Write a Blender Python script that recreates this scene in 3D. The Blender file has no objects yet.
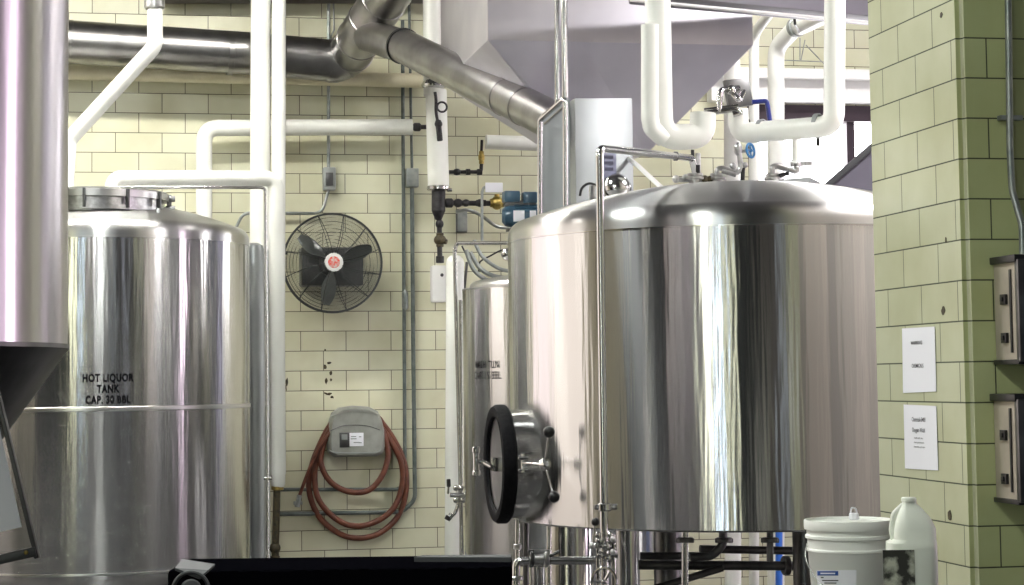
import bpy, bmesh, math, random
from mathutils import Vector as V3, Matrix
random.seed(7)
C = bpy.context.scene.collection
PI = math.pi
F = 2000.0

# ---------------------------------------------------------------- camera
cam_d = bpy.data.cameras.new('camera'); cam = bpy.data.objects.new('camera', cam_d); C.objects.link(cam)
cam_d.sensor_width = 36; cam_d.lens = 36*F/1024; cam_d.clip_end = 100
PY0 = 241.5; PITCH = math.atan(138/F); ROLL = 0.0125   # the photo is cropped: its optical axis lies above the middle
cam_d.shift_y = -(292.5-PY0)/1024
cam.matrix_world = Matrix.Translation((0, 0, 1.6)) @ Matrix.Rotation(PI/2 + PITCH, 4, 'X') @ Matrix.Rotation(-ROLL, 4, 'Z')
bpy.context.scene.camera = cam
CM = cam.matrix_world.copy(); CO = V3((0, 0, 1.6))
cam_d.dof.use_dof = False

def ray(px, py):
    return (CM.to_3x3() @ V3(((px-512)/F, -(py-PY0)/F, -1.0)))
def P(px, py, Y):
    d = ray(px, py); return CO + d*(Y/d.y)

# the building stands at 11 degrees to the view
A = math.radians(11)
u = V3((math.cos(A), math.sin(A), 0)); v = V3((math.sin(A), -math.cos(A), 0)); ZZ = V3((0, 0, 1))
O = V3((-1.11, 13.76, 0))
def R(U, V, z=0): return O + u*U + v*V + ZZ*z
def hit(px, py, p, n):
    d = ray(px, py); return CO + d*((p-CO).dot(n)/d.dot(n))
def W(px, py, off=0.0): return hit(px, py, O + v*off, v)      # on the tiled rear wall, off metres in front of it

# ---------------------------------------------------------------- mesh helpers
def frame(d):
    d = d.normalized(); a = V3((0, 0, 1)) if abs(d.z) < .9 else V3((1, 0, 0))
    x = d.cross(a).normalized(); y = d.cross(x).normalized(); return x, y
def sweep(bm, pts, rs, seg=14, cap=True, closed=False):
    n = len(pts); rings = []; prev = None
    for i, p in enumerate(pts):
        if closed: t = (pts[(i+1) % n]-pts[i-1])
        else: t = pts[min(i+1, n-1)]-pts[max(i-1, 0)]
        t.normalize()
        if prev is None: x, y = frame(t)
        else:
            x = prev - t*prev.dot(t)
            if x.length < 1e-6: x, _ = frame(t)
            x.normalize(); y = t.cross(x).normalized()
        prev = x
        r = rs[i] if isinstance(rs, (list, tuple)) else rs
        rings.append([bm.verts.new(p + x*(r*math.cos(2*PI*k/seg)) + y*(r*math.sin(2*PI*k/seg))) for k in range(seg)])
    m = n if closed else n-1
    for i in range(m):
        a, b = rings[i], rings[(i+1) % n]
        for k in range(seg):
            bm.faces.new((a[k], a[(k+1) % seg], b[(k+1) % seg], b[k]))
    if cap and not closed:
        for rg in (rings[0][::-1], rings[-1]):
            try: bm.faces.new(rg)
            except ValueError: pass
    return rings
def fillet(pts, rad, n=7):
    pts = [V3(p) for p in pts]
    if len(pts) < 3: return pts
    out = [pts[0]]
    for i in range(1, len(pts)-1):
        a, b, c = pts[i-1], pts[i], pts[i+1]
        r = rad[i-1] if isinstance(rad, (list, tuple)) else rad
        d1 = (a-b); d2 = (c-b); L = min(d1.length, d2.length)*.49
        d1.normalize(); d2.normalize(); ang = d1.angle(d2)
        if r <= 0 or ang > PI-.02: out.append(b); continue
        t = min(r/math.tan(ang/2), L)
        s, e = b+d1*t, b+d2*t
        for k in range(n+1):
            w = k/n; out.append((s*(1-w)**2) + (b*(2*w*(1-w))) + (e*w**2))
    out.append(pts[-1]); return out
def tube(bm, pts, r, bend=0, seg=14, n=7):
    sweep(bm, fillet(pts, bend, n), r, seg)
def smooth_path(pts, n=8, closed=False):
    pts = [V3(p) for p in pts]; out = []; m = len(pts)
    rng = range(m) if closed else range(m-1)
    for i in rng:
        if closed: p0, p1, p2, p3 = pts[i-1], pts[i], pts[(i+1) % m], pts[(i+2) % m]
        else: p0, p1, p2, p3 = pts[max(i-1, 0)], pts[i], pts[i+1], pts[min(i+2, m-1)]
        for k in range(n):
            t = k/n
            out.append(.5*((2*p1)+(p2-p0)*t+(2*p0-5*p1+4*p2-p3)*t*t+(3*p1-p0-3*p2+p3)*t**3))
    if not closed: out.append(pts[-1])
    return out
def lathe(bm, prof, org, axis=(0, 0, 1), seg=32):
    ax = V3(axis).normalized(); x, y = frame(ax); org = V3(org); rings = []
    for r, h in prof:
        c = org+ax*h
        if r < 1e-6: rings.append([bm.verts.new(c)])
        else: rings.append([bm.verts.new(c+x*(r*math.cos(2*PI*k/seg))+y*(r*math.sin(2*PI*k/seg))) for k in range(seg)])
    for a, b in zip(rings, rings[1:]):
        for k in range(seg):
            k2 = (k+1) % seg
            if len(a) == 1 and len(b) == 1: continue
            if len(a) == 1: bm.faces.new((a[0], b[k2], b[k]))
            elif len(b) == 1: bm.faces.new((a[k], a[k2], b[0]))
            else: bm.faces.new((a[k], a[k2], b[k2], b[k]))
def cyl(bm, a, b, r, seg=20, bev=0.0):
    a, b = V3(a), V3(b); L = (b-a).length; bev = min(bev, r*.5, L*.4)
    if bev > 0: lathe(bm, [(0, 0), (r-bev, 0), (r, bev), (r, L-bev), (r-bev, L), (0, L)], a, b-a, seg)
    else: lathe(bm, [(0, 0), (r, 0), (r, L), (0, L)], a, b-a, seg)
def ball(bm, c, r, seg=20, sq=1.0, axis=(0, 0, 1)):
    n = 10; lathe(bm, [(r*math.sin(PI*i/n), -r*sq*math.cos(PI*i/n)) for i in range(n+1)], c, axis, seg)
def box(bm, c, ax, ay, az, bev=0.0):
    """centre and three half-extent vectors"""
    c, ax, ay, az = V3(c), V3(ax), V3(ay), V3(az)
    b2 = bmesh.new(); vs = []
    for s in ((-1,-1,-1),(1,-1,-1),(1,1,-1),(-1,1,-1),(-1,-1,1),(1,-1,1),(1,1,1),(-1,1,1)):
        vs.append(b2.verts.new(c+ax*s[0]+ay*s[1]+az*s[2]))
    for f in ((0,3,2,1),(4,5,6,7),(0,1,5,4),(1,2,6,5),(2,3,7,6),(3,0,4,7)): b2.faces.new([vs[i] for i in f])
    if bev > 0: bmesh.ops.bevel(b2, geom=list(b2.edges), offset=bev, segments=2, affect='EDGES', profile=.6)
    mp = {w: bm.verts.new(w.co) for w in b2.verts}
    for f in b2.faces: bm.faces.new([mp[w] for w in f.verts])
    b2.free()
def uvbox(bm, c, hu, hv, hz, bev=0.0): box(bm, c, u*hu, v*hv, ZZ*hz, bev)
def prism(bm, pts, d):
    """polygon pts extruded by the vector d"""
    a = [bm.verts.new(V3(p)) for p in pts]; b = [bm.verts.new(V3(p)+V3(d)) for p in pts]; n = len(a)
    bm.faces.new(a[::-1]); bm.faces.new(b)
    for i in range(n): bm.faces.new((a[i], a[(i+1) % n], b[(i+1) % n], b[i]))

def mesh(name, bm, mat, parent=None, org=None, sharp=38):
    bmesh.ops.recalc_face_normals(bm, faces=list(bm.faces))
    if parent is not None:
        org = parent['_o'] if '_o' in parent.keys() else (0, 0, 0)
    org = V3(org) if org is not None else V3((0, 0, 0))
    for w in bm.verts: w.co -= org
    me = bpy.data.meshes.new(name); bm.to_mesh(me); bm.free()
    for p in me.polygons: p.use_smooth = True
    me.set_sharp_from_angle(angle=math.radians(sharp))
    me.materials.append(mat)
    o = bpy.data.objects.new(name, me); C.objects.link(o)
    if parent is not None: o.parent = parent; o['_o'] = list(org)
    else: o.location = org
    return o
def tag(o, label, cat, group=None):
    o['label'] = label; o['category'] = cat
    if group: o['group'] = group
    return o
def thing(name, label, cat, org, group=None):
    o = bpy.data.objects.new(name, None); C.objects.link(o); o.location = org; o.empty_display_size = .1
    o['_o'] = list(org); return tag(o, label, cat, group)
def solo(name, bm, mat, label, cat, group=None, sharp=38):
    xs = [w.co for w in bm.verts]
    org = V3(((min(p.x for p in xs)+max(p.x for p in xs))/2, (min(p.y for p in xs)+max(p.y for p in xs))/2, min(p.z for p in xs)))
    return tag(mesh(name, bm, mat, None, org, sharp), label, cat, group)
def struct(name, bm, mat, parent=None):
    o = mesh(name, bm, mat, parent); o['kind'] = 'structure'; return o
def B(): return bmesh.new()

# ---------------------------------------------------------------- materials
def mat(name, col, rough=.5, metal=0, coat=0, **k):
    m = bpy.data.materials.new(name); m.use_nodes = True; nt = m.node_tree; b = nt.nodes['Principled BSDF']
    b.inputs['Base Color'].default_value = (*col, 1); b.inputs['Roughness'].default_value = rough
    b.inputs['Metallic'].default_value = metal; b.inputs['Coat Weight'].default_value = coat
    b.inputs['Coat Roughness'].default_value = .08
    for a, c in k.items(): b.inputs[a.replace('_', ' ')].default_value = c
    return m
def noise_var(m, col1, col2, scale, detail=4, stretch=(1, 1, 1), bump=0, lo=.35, hi=.65):
    """break a flat colour up with object-space noise, optionally bump"""
    nt = m.node_tree; N = nt.nodes; L = nt.links; b = N['Principled BSDF']
    tc = N.new('ShaderNodeTexCoord'); mp = N.new('ShaderNodeMapping'); mp.inputs['Scale'].default_value = stretch
    L.new(tc.outputs['Object'], mp.inputs[0])
    n = N.new('ShaderNodeTexNoise'); n.inputs['Scale'].default_value = scale; n.inputs['Detail'].default_value = detail
    L.new(mp.outputs[0], n.inputs['Vector'])
    r = N.new('ShaderNodeValToRGB'); r.color_ramp.elements[0].position = lo; r.color_ramp.elements[1].position = hi
    r.color_ramp.elements[0].color = (*col1, 1); r.color_ramp.elements[1].color = (*col2, 1)
    L.new(n.outputs['Fac'], r.inputs[0]); L.new(r.outputs[0], b.inputs['Base Color'])
    if bump:
        bp = N.new('ShaderNodeBump'); bp.inputs['Strength'].default_value = bump; bp.inputs['Distance'].default_value = .01
        L.new(n.outputs['Fac'], bp.inputs['Height']); L.new(bp.outputs[0], b.inputs['Normal'])
    return m
def brushed(name, col, rough=.3, aniso=.9, wob=.12, wscale=9.0):
    """rolled stainless sheet: grain runs round the tank, so reflections smear up and down"""
    m = mat(name, col, rough, 1); nt = m.node_tree; N = nt.nodes; L = nt.links; b = N['Principled BSDF']
    b.inputs['Anisotropic'].default_value = aniso; b.inputs['Anisotropic Rotation'].default_value = .25
    t = N.new('ShaderNodeTangent'); t.direction_type = 'RADIAL'; t.axis = 'Z'; L.new(t.outputs[0], b.inputs['Tangent'])
    tc = N.new('ShaderNodeTexCoord'); mp = N.new('ShaderNodeMapping'); mp.inputs['Scale'].default_value = (1, 1, .05)
    L.new(tc.outputs['Object'], mp.inputs[0])
    n = N.new('ShaderNodeTexNoise'); n.inputs['Scale'].default_value = wscale; n.inputs['Detail'].default_value = 3
    n.inputs['Roughness'].default_value = .6
    L.new(mp.outputs[0], n.inputs['Vector'])
    bp = N.new('ShaderNodeBump'); bp.inputs['Strength'].default_value = wob; bp.inputs['Distance'].default_value = .02
    L.new(n.outputs['Fac'], bp.inputs['Height']); L.new(bp.outputs[0], b.inputs['Normal'])
    return m
STEEL = brushed('brushed_stainless', (.68, .68, .67), .23, .98, .17, 11)
SATIN = brushed('brushed_dished_head', (.62, .62, .61), .28, .93, .06, 9)
DOME = mat('satin_stainless', (.60, .60, .59), .30, 1)
KDOME = mat('satin_dished_stainless', (.55, .55, .54), .33, 1)
FERM = brushed('fermenter_stainless', (.60, .57, .60), .30, .9, .1, 6)
POL = mat('polished_tube', (.62, .62, .61), .17, 1)
CAST = noise_var(mat('cast_stainless', (.5, .5, .5), .3, 1), (.4, .4, .4), (.6, .6, .6), 30)
SHEET = noise_var(mat('hopper_sheet', (.52, .50, .56), .42, .45), (.66, .64, .71), (.76, .74, .80), 2.2, 3)
BIN = noise_var(mat('bin_sheet', (.6, .58, .62), .40, .97), (.60, .58, .62), (.70, .68, .71), 2.2, 3)
COLS = noise_var(mat('column_sheet', (.4, .42, .42), .42, .6), (.28, .3, .3), (.38, .4, .4), 2, 3)
DUCT = noise_var(mat('duct_steel', (.4, .4, .39), .3, 1), (.24, .235, .23), (.36, .35, .345), 5, 3)
DARKST = noise_var(mat('dark_steel', (.12, .12, .12), .35, 1), (.09, .09, .09), (.17, .17, .17), 8)
WHITEP = noise_var(mat('white_pipe_jacket', (.8, .81, .76), .32, 0, .25), (.78, .79, .73), (.86, .87, .82), 6, 3, (1, 1, .4))
CREAMP = noise_var(mat('cream_paint', (.62, .58, .4), .4, 0, .2), (.58, .54, .38), (.66, .62, .45), 8)
IRON = noise_var(mat('black_iron', (.012, .012, .014), .45), (.008, .008, .01), (.03, .028, .03), 40, 4, bump=.2)
RUST = noise_var(mat('old_iron', (.05, .04, .02), .6), (.03, .025, .015), (.09, .07, .03), 50, 4, bump=.3)
BRASS = noise_var(mat('brass', (.5, .38, .1), .35, 1), (.25, .19, .06), (.6, .45, .15), 30)
CONDUIT = noise_var(mat('galvanised_conduit', (.30, .33, .32), .4, .7), (.22, .25, .24), (.38, .4, .38), 14)
DCOND = noise_var(mat('green_painted_conduit', (.09, .11, .1), .4), (.06, .08, .07), (.13, .15, .14), 14)
GREYB = mat('grey_box', (.28, .30, .29), .45, .2)
GREYPL = noise_var(mat('grey_plastic', (.27, .28, .25), .5), (.24, .25, .22), (.31, .32, .29), 12)
BLACK = mat('black_plastic', (.006, .006, .007), .35)
BLACKR = noise_var(mat('black_rubber', (.004, .004, .005), .75, Specular_IOR_Level=.15), (.002, .002, .003), (.005, .005, .006), 60, 4, bump=.3)
CASEP = noise_var(mat('box_paint', (.45, .4, .33), .35, .3), (.38, .34, .29), (.52, .46, .38), 6)
CASEM = mat('matt_black_case', (.002, .002, .003), .95, Specular_IOR_Level=.0)
HOSE = noise_var(mat('red_rubber_hose', (.12, .035, .018), .45), (.09, .026, .014), (.16, .05, .025), 20)
BLUE = noise_var(mat('blue_enamel', (.04, .1, .16), .3, 0, .3), (.03, .075, .12), (.045, .11, .17), 10)
DBLUE = mat('blue_lever', (.01, .02, .16), .3, 0, .3)
HBLUE = mat('blue_handwheel', (.05, .22, .5), .35)
PAPER = mat('paper', (.84, .85, .9), .6)
INK = mat('ink', (.02, .02, .03), .6)
LETTER = mat('black_lettering', (.006, .006, .008), .8, Specular_IOR_Level=.1)
BUCKET = noise_var(mat('white_bucket_plastic', (.85, .87, .82), .38), (.83, .85, .80), (.89, .91, .86), 4)
JUG = noise_var(mat('translucent_jug', (.8, .84, .74), .35), (.78, .82, .72), (.86, .89, .8), 6)
OLDLAB = noise_var(mat('torn_label', (.2, .22, .18), .7), (.03, .03, .025), (.5, .52, .42), 22, 5, lo=.42, hi=.6)
BLUELAB = mat('blue_label', (.03, .09, .35), .5)
FLANGE = mat('grey_trim', (.055, .058, .062), .6, 0)
WHITEF = mat('white_frame', (.78, .78, .76), .45)
DARKF = mat('dark_window_frame', (.035, .022, .03), .4)
RED = noise_var(mat('red_badge', (.75, .1, .06), .4), (.6, .55, .5), (.75, .05, .03), 60, 2)
GUARD = mat('fan_guard_wire', (.05, .055, .055), .35, .5)
FANB = mat('fan_blade', (.30, .32, .32), .3, .8)
def emit(name, col, s):
    m = bpy.data.materials.new(name); m.use_nodes = True; nt = m.node_tree; nt.nodes.clear()
    e = nt.nodes.new('ShaderNodeEmission'); e.inputs[0].default_value = (*col, 1); e.inputs[1].default_value = s
    o = nt.nodes.new('ShaderNodeOutputMaterial'); nt.links.new(e.outputs[0], o.inputs[0]); return m
def glassy(name):
    m = bpy.data.materials.new(name); m.use_nodes = True; nt = m.node_tree; b = nt.nodes['Principled BSDF']
    b.inputs['Base Color'].default_value = (.9, .9, .88, 1); b.inputs['Roughness'].default_value = .05
    b.inputs['Transmission Weight'].default_value = 1; b.inputs['IOR'].default_value = 1.02; return m
CLEAR = glassy('clear_sleeve')
def tile(name, c1, c2, mortar, axis_u, org, rough=.22, msize=.0028):
    """glazed structural tile 311 x 135 mm in running bond, mapped along the wall"""
    m = mat(name, c1, rough, 0, 0); nt = m.node_tree; N = nt.nodes; L = nt.links; b = N['Principled BSDF']
    g = N.new('ShaderNodeNewGeometry'); s = N.new('ShaderNodeVectorMath'); s.operation = 'SUBTRACT'
    s.inputs[1].default_value = org; L.new(g.outputs['Position'], s.inputs[0])
    d = N.new('ShaderNodeVectorMath'); d.operation = 'DOT_PRODUCT'; d.inputs[1].default_value = axis_u; L.new(s.outputs[0], d.inputs[0])
    z = N.new('ShaderNodeSeparateXYZ'); L.new(s.outputs[0], z.inputs[0])
    cb = N.new('ShaderNodeCombineXYZ'); L.new(d.outputs['Value'], cb.inputs[0]); L.new(z.outputs[2], cb.inputs[1])
    br = N.new('ShaderNodeTexBrick'); br.offset = .5; br.inputs['Scale'].default_value = 1
    br.inputs['Brick Width'].default_value = .3111; br.inputs['Row Height'].default_value = .1355
    br.inputs['Mortar Size'].default_value = msize; br.inputs['Mortar Smooth'].default_value = .3; br.inputs['Bias'].default_value = 0
    br.inputs['Color1'].default_value = (*c1, 1); br.inputs['Color2'].default_value = (*c2, 1); br.inputs['Mortar'].default_value = (*mortar, 1)
    L.new(cb.outputs[0], br.inputs['Vector'])
    n = N.new('ShaderNodeTexNoise'); n.inputs['Scale'].default_value = 2.3; n.inputs['Detail'].default_value = 5; L.new(cb.outputs[0], n.inputs['Vector'])
    r = N.new('ShaderNodeValToRGB'); r.color_ramp.elements[0].position = .3; r.color_ramp.elements[0].color = (.86, .84, .78, 1)
    r.color_ramp.elements[1].position = .6; r.color_ramp.elements[1].color = (1, 1, 1, 1); L.new(n.outputs['Fac'], r.inputs[0])
    mx = N.new('ShaderNodeMix'); mx.data_type = 'RGBA'; mx.blend_type = 'MULTIPLY'; mx.inputs['Factor'].default_value = 1
    L.new(br.outputs['Color'], mx.inputs[6]); L.new(r.outputs[0], mx.inputs[7]); L.new(mx.outputs[2], b.inputs['Base Color'])
    bp = N.new('ShaderNodeBump'); bp.invert = True; bp.inputs['Strength'].default_value = .5; bp.inputs['Distance'].default_value = .004
    L.new(br.outputs['Fac'], bp.inputs['Height']); L.new(bp.outputs[0], b.inputs['Normal'])
    mr = N.new('ShaderNodeMapRange'); mr.inputs['To Min'].default_value = rough; mr.inputs['To Max'].default_value = .8
    L.new(br.outputs['Fac'], mr.inputs[0]); L.new(mr.outputs[0], b.inputs['Roughness'])
    return m
row0 = W(350, 331, 0).z % .1355          # a bed joint seen at y = 331 beside the hose
T_BACK = tile('cream_glazed_tile', (.64, .64, .475), (.70, .70, .53), (.10, .095, .06), u, (W(391, 340).x, W(391, 340).y, row0), .3)
PC = P(965, 200, 6.64)                   # near corner of the pier
prow = P(963.8, 198.8, 6.64).z % .1355
T_PIER = tile('pier_side_tile', (.55, .57, .39), (.59, .61, .43), (.07, .08, .05), v, (R(1.205, 7.43).x, R(1.205, 7.43).y, prow), .2)
T_PIERF = tile('pier_front_tile', (.48, .53, .27), (.51, .56, .30), (.06, .07, .035), u, (R(1.305, 7.49).x, R(1.305, 7.49).y, prow), .2)  # same glazed tile; the front's shade is put into a darker, greener base
T_SIDE = tile('side_wall_tile', (.62, .56, .38), (.66, .6, .42), (.1, .09, .06), v, (0, 0, 0), .3)
DARKW = mat('dark_painted_wall', (.010, .016, .019), .85, Specular_IOR_Level=.15)
MIDW = noise_var(mat('beige_painted_wall', (.36, .33, .29), .5), (.16, .15, .13), (.42, .37, .31), 1, 3, (9, 9, .04))
GREYW = mat('blue_grey_painted_wall', (.11, .12, .15), .6)
CEIL = noise_var(mat('ceiling_paint', (.12, .12, .13), .8), (.1, .1, .11), (.15, .15, .16), 2)
CONC = noise_var(mat('concrete_floor', (.06, .06, .06), .2), (.035, .036, .038), (.075, .075, .075), 3, 6)

# ---------------------------------------------------------------- room
U0, U1, V1, H = -9.0, 8.0, 20.0, 5.3
def panel(bm, Ua, Ub, Va, Vb, z0, z1): box(bm, R((Ua+Ub)/2, (Va+Vb)/2, (z0+z1)/2), u*((Ub-Ua)/2), v*((Vb-Va)/2), ZZ*((z1-z0)/2))
bm = B(); panel(bm, U0-.2, U1+.2, -.3, V1+.2, -.2, 0); struct('floor', bm, CONC)
bm = B(); panel(bm, U0-.2, U1+.2, -.3, V1+.2, H, H+.2); struct('ceiling', bm, CEIL)
WL = 2.55; WH = hit(800, 112, O, v).z; WS = 2.25
WL = (hit(748, 150, O, v)-O).dot(u); WR = WL+3.4
bm = B()
panel(bm, U0-.2, WL, -.2, 0, 0, H); panel(bm, WR, U1+.2, -.2, 0, 0, H)
panel(bm, WL, WR, -.2, 0, 0, WS); panel(bm, WL, WR, -.2, 0, WH+.05, H)
struct('wall_back', bm, T_BACK)
bm = B(); panel(bm, U0-.2, U0, 0, V1, 0, H); struct('wall_left', bm, T_SIDE)
bm = B(); panel(bm, U1, U1+.2, 0, V1, 0, H); struct('wall_right', bm, GREYW)
# rear wall behind the camera: dark boarded stretch behind added bright strips, then a painted stretch
bm = B(); panel(bm, U0-.2, -1.0, V1, V1+.2, 0, H); struct('wall_behind', bm, DARKW)
bm = B(); panel(bm, -1.0, U1+.2, V1, V1+.2, 0, H); struct('wall_front', bm, MIDW)
# back window
win = bpy.data.objects.new('window_1', None); C.objects.link(win); win.location = R(WL, 0, WS); win['kind'] = 'structure'; win['_o'] = list(win.location)
bm = B(); panel(bm, WL, WR, -.14, -.12, WS, WH); struct('window_pane', bm, emit('daylight_pane', (1, .97, 1.0), 8.0), win)
bm = B()
panel(bm, WL, WR, -.11, .012, WH-.065, WH+.05); panel(bm, WL, WL+.05, -.11, .0, WS, WH-.065)
mu = (hit(853, 170, O, v)-O).dot(u)
panel(bm, mu-.03, mu+.03, -.11, -.03, WS, WH-.065); panel(bm, WL+.05, WR, -.11, 0, WS, WS+.05); panel(bm, WR-.06, WR, -.11, 0, WS+.05, WH-.065)
struct('window_frame', bm, DARKF, win)
bm = B(); zt = hit(800, 80, O, v).z
panel(bm, WL-.3, WR+.3, .0, .12, WH+.06, zt-.02); panel(bm, WL-.35, WR+.3, .0, .22, zt-.02, zt+.05); struct('trim_1', bm, WHITEF)
# unseen bright strips, added for the streaks they mirror in the tanks
wn = 2
def added_glow_strip(Ua, Ub, Va, Vb, z0, z1, s, col):
    global wn
    bm = B(); panel(bm, Ua, Ub, Va, Vb, z0, z1)
    struct('window_%d' % wn, bm, emit('window_light_%d' % wn, col, s)); wn += 1
added_glow_strip(-6.0, -5.8, V1-.06, V1-.01, .03, 4.6, 14, (.75, .88, 1))
added_glow_strip(-4.85, -4.65, V1-.06, V1-.01, .03, 4.6, 6, (1, 1, .7))
added_glow_strip(-8.6, -7.5, V1-.06, V1-.01, .03, 4.6, 5, (1, 1, .72))
added_glow_strip(1.6, 1.8, V1-.06, V1-.01, .03, 4.4, 1.5, (.8, .9, 1))
added_glow_strip(4.4, 4.6, V1-.06, V1-.01, .03, 4.4, 2.5, (.8, .85, 1))
added_glow_strip(U1-.06, U1-.01, 2.3, 2.8, .03, 4.6, 14, (1, .95, .95))
added_glow_strip(U1-.06, U1-.01, 8.9, 9.2, .03, 4.4, 6, (1, .88, .72))
added_glow_strip(U1-.06, U1-.01, 12.2, 12.4, .03, 4.4, 3, (.8, .88, 1))
added_glow_strip(U1-.06, U1-.01, 15.6, 15.9, .03, 4.4, 2, (.95, 1, .9))
added_glow_strip(U0+.01, U0+.06, .03, 4.6, .4, 4.6, 1.35, (1, .88, .80))  # added warm glow, mirrored in the kettle's left side
added_glow_strip(-8.6, -4.4, .01, .06, .03, 4.6, 1.35, (1, .86, .84))
bm = B(); panel(bm, 2.3, 3.1, V1-.08, V1-.01, 0, 4.3); struct('door_4', bm, DARKW)  # this and the panels below are added, mirrored as dark bands in the tanks
bm = B(); panel(bm, 5.2, 6.4, V1-.08, V1-.01, 0, 4.3); struct('door_5', bm, DARKW)
bm = B(); panel(bm, U0+.01, U0+.08, 8.6, 18.6, 0, 4.6); struct('door_1', bm, DARKW)
bm = B(); panel(bm, U0+.01, U0+.3, 12.6, 12.9, 0, 4.6); struct('trim_3', bm, GREYW)  # added strips, only there to break up the mirrored wall
bm = B(); panel(bm, U0+.01, U0+.08, 6.0, 6.25, 0, 4.6); struct('trim_4', bm, DARKW)
bm = B(); panel(bm, U1-.08, U1-.01, 13.0, 15.3, 0, 4.6); struct('door_2', bm, DARKW)
bm = B(); panel(bm, U1-.08, U1-.01, 3.4, 6.6, 0, 4.6); struct('door_3', bm, DARKW)
added_glow_strip(U1-.1, U1-.085, 6.1, 6.9, .03, 4.4, 9, (1, .8, .95))  # added pink glow for the fermenter's streak
added_glow_strip(6.4, 7.4, .01, .06, .03, 4.4, 1.2, (.75, .7, 1))
bm = B(); panel(bm, U1-.08, U1-.01, 9.8, 11.6, 0, 4.6); struct('door_6', bm, DARKW)

# the tiled pier on the right
bm = B(); panel(bm, 1.205, 2.9, 6.68, 7.49, 0, H)
vb = bmesh.ops.bevel(bm, geom=[e for e in bm.edges if abs((e.verts[0].co-e.verts[1].co).normalized().z) > .9 and all(abs((w.co-O).dot(u)-1.205) < .01 and (w.co-O).dot(v) > 7.4 for w in e.verts)], offset=.022, segments=5, affect='EDGES')
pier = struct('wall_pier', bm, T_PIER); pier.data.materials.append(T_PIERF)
pier.data.materials.append(MIDW)
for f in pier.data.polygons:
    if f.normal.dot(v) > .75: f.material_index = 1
    if f.normal.dot(v) < -.5: f.material_index = 2
# beams up high
bm = B(); a = W(160, 1, .15); b = W(505, 1, .15)
box(bm, (a+b)/2+ZZ*.06, (b-a)/2, v*.1, ZZ*.06, .005); struct('trim_2', bm, DARKF)

# ---------------------------------------------------------------- lights (unseen ceiling lamps, some added as fill)
def lamp(U, V, z, su, sv, power, col=(1, .97, .9), label='', rot=0):
    t = thing('ceiling_lamp', label, 'lamp', R(U, V, z), 'ceiling fittings out of the frame')
    bm = B(); uvbox(bm, R(U, V, z+.06), su/2+.04, sv/2+.04, .05, .01); mesh('housing', bm, WHITEF, t)
    bm = B(); cyl(bm, R(U, V, z+.1), R(U, V, H), .015); mesh('rod', bm, CONDUIT, t)
    bm = B(); uvbox(bm, R(U, V, z+.002), su/2, sv/2, .006); mesh('diffuser', bm, emit('lamp_glow', col, power), t)
lamp(-1.57, 9.4, 4.2, .28, .28, 320, (.97, 1, .93), label='long ceiling lamp hanging over the floor before the left tank')
lamp(-1.62, 5.7, 4.9, .5, .5, 120, (.97, 1, .98), label='square ceiling lamp in front of the left tank')  # added for frontal light on the white pipes
lamp(-3.3, 14.0, 4.5, .25, .6, 55, (.9, .95, 1), label='long ceiling lamp behind the camera')
lamp(2.6, 5.9, 4.1, .9, .6, 62, (1, .97, .98), label='square ceiling lamp behind the pier and over the kettle')
lamp(-5.5, 4.0, 4.9, 1.2, .5, 14, (1, .96, .88), label='wide ceiling lamp left of the left tank')  # added for general fill
lamp(-5.0, 1.9, 4.75, 1.2, .16, 70, label='short ceiling lamp above the far left of the tiled wall')  # added to brighten the unseen end of the back wall
lamp(-2.2, 2.3, 4.8, 3.6, .16, 95, (1, .97, .9), label='long wall washing lamp above the left tank')
lamp(2.9, 1.9, 4.7, 1.6, .16, 80, (1, .97, .95), label='long wall washing lamp near the back window')
wd = bpy.data.worlds.new('world'); bpy.context.scene.world = wd; wd.use_nodes = True
wd.node_tree.nodes['Background'].inputs[0].default_value = (.8, .85, 1, 1); wd.node_tree.nodes['Background'].inputs[1].default_value = .3

# ---------------------------------------------------------------- lettering
def text_bm(lines, cap, spacing, xs=1.0, gap=1.0, font_off=.012):
    """lettering laid in the local xz plane, centred; returns list of (x, z) meshes in one bmesh (x right, y up)"""
    bm = B()
    for i, s in enumerate(lines):
        c = bpy.data.curves.new('t', 'FONT'); c.body = s; c.align_x = 'CENTER'; c.size = 1; c.offset = font_off; c.space_character = gap; c.resolution_u = 4
        o = bpy.data.objects.new('t', c); C.objects.link(o); bpy.context.view_layer.update()
        me = bpy.data.meshes.new_from_object(o.evaluated_get(bpy.context.evaluated_depsgraph_get()))
        k = cap/.70
        for w in me.vertices: w.co = V3((w.co.x*k*xs, w.co.y*k - i*spacing, 0))
        bm.from_mesh(me); bpy.data.objects.remove(o); bpy.data.curves.remove(c); bpy.data.meshes.remove(me)
    return bm
def text_cyl(bm, cx, cy, R_, ang, z):
    """wrap round a cylinder; ang = direction of the outward normal from -Y, positive to +X"""
    bmesh.ops.subdivide_edges(bm, edges=[e for e in bm.edges if e.calc_length() > .03], cuts=3)
    for w in bm.verts:
        t = ang+w.co.x/R_; w.co = V3((cx+R_*math.sin(t), cy-R_*math.cos(t), z+w.co.y))
def text_plane(bm, o, dx, dy, n, e=.0015):
    for w in bm.verts: w.co = V3(o)+dx*w.co.x+dy*w.co.y+n*e

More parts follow.
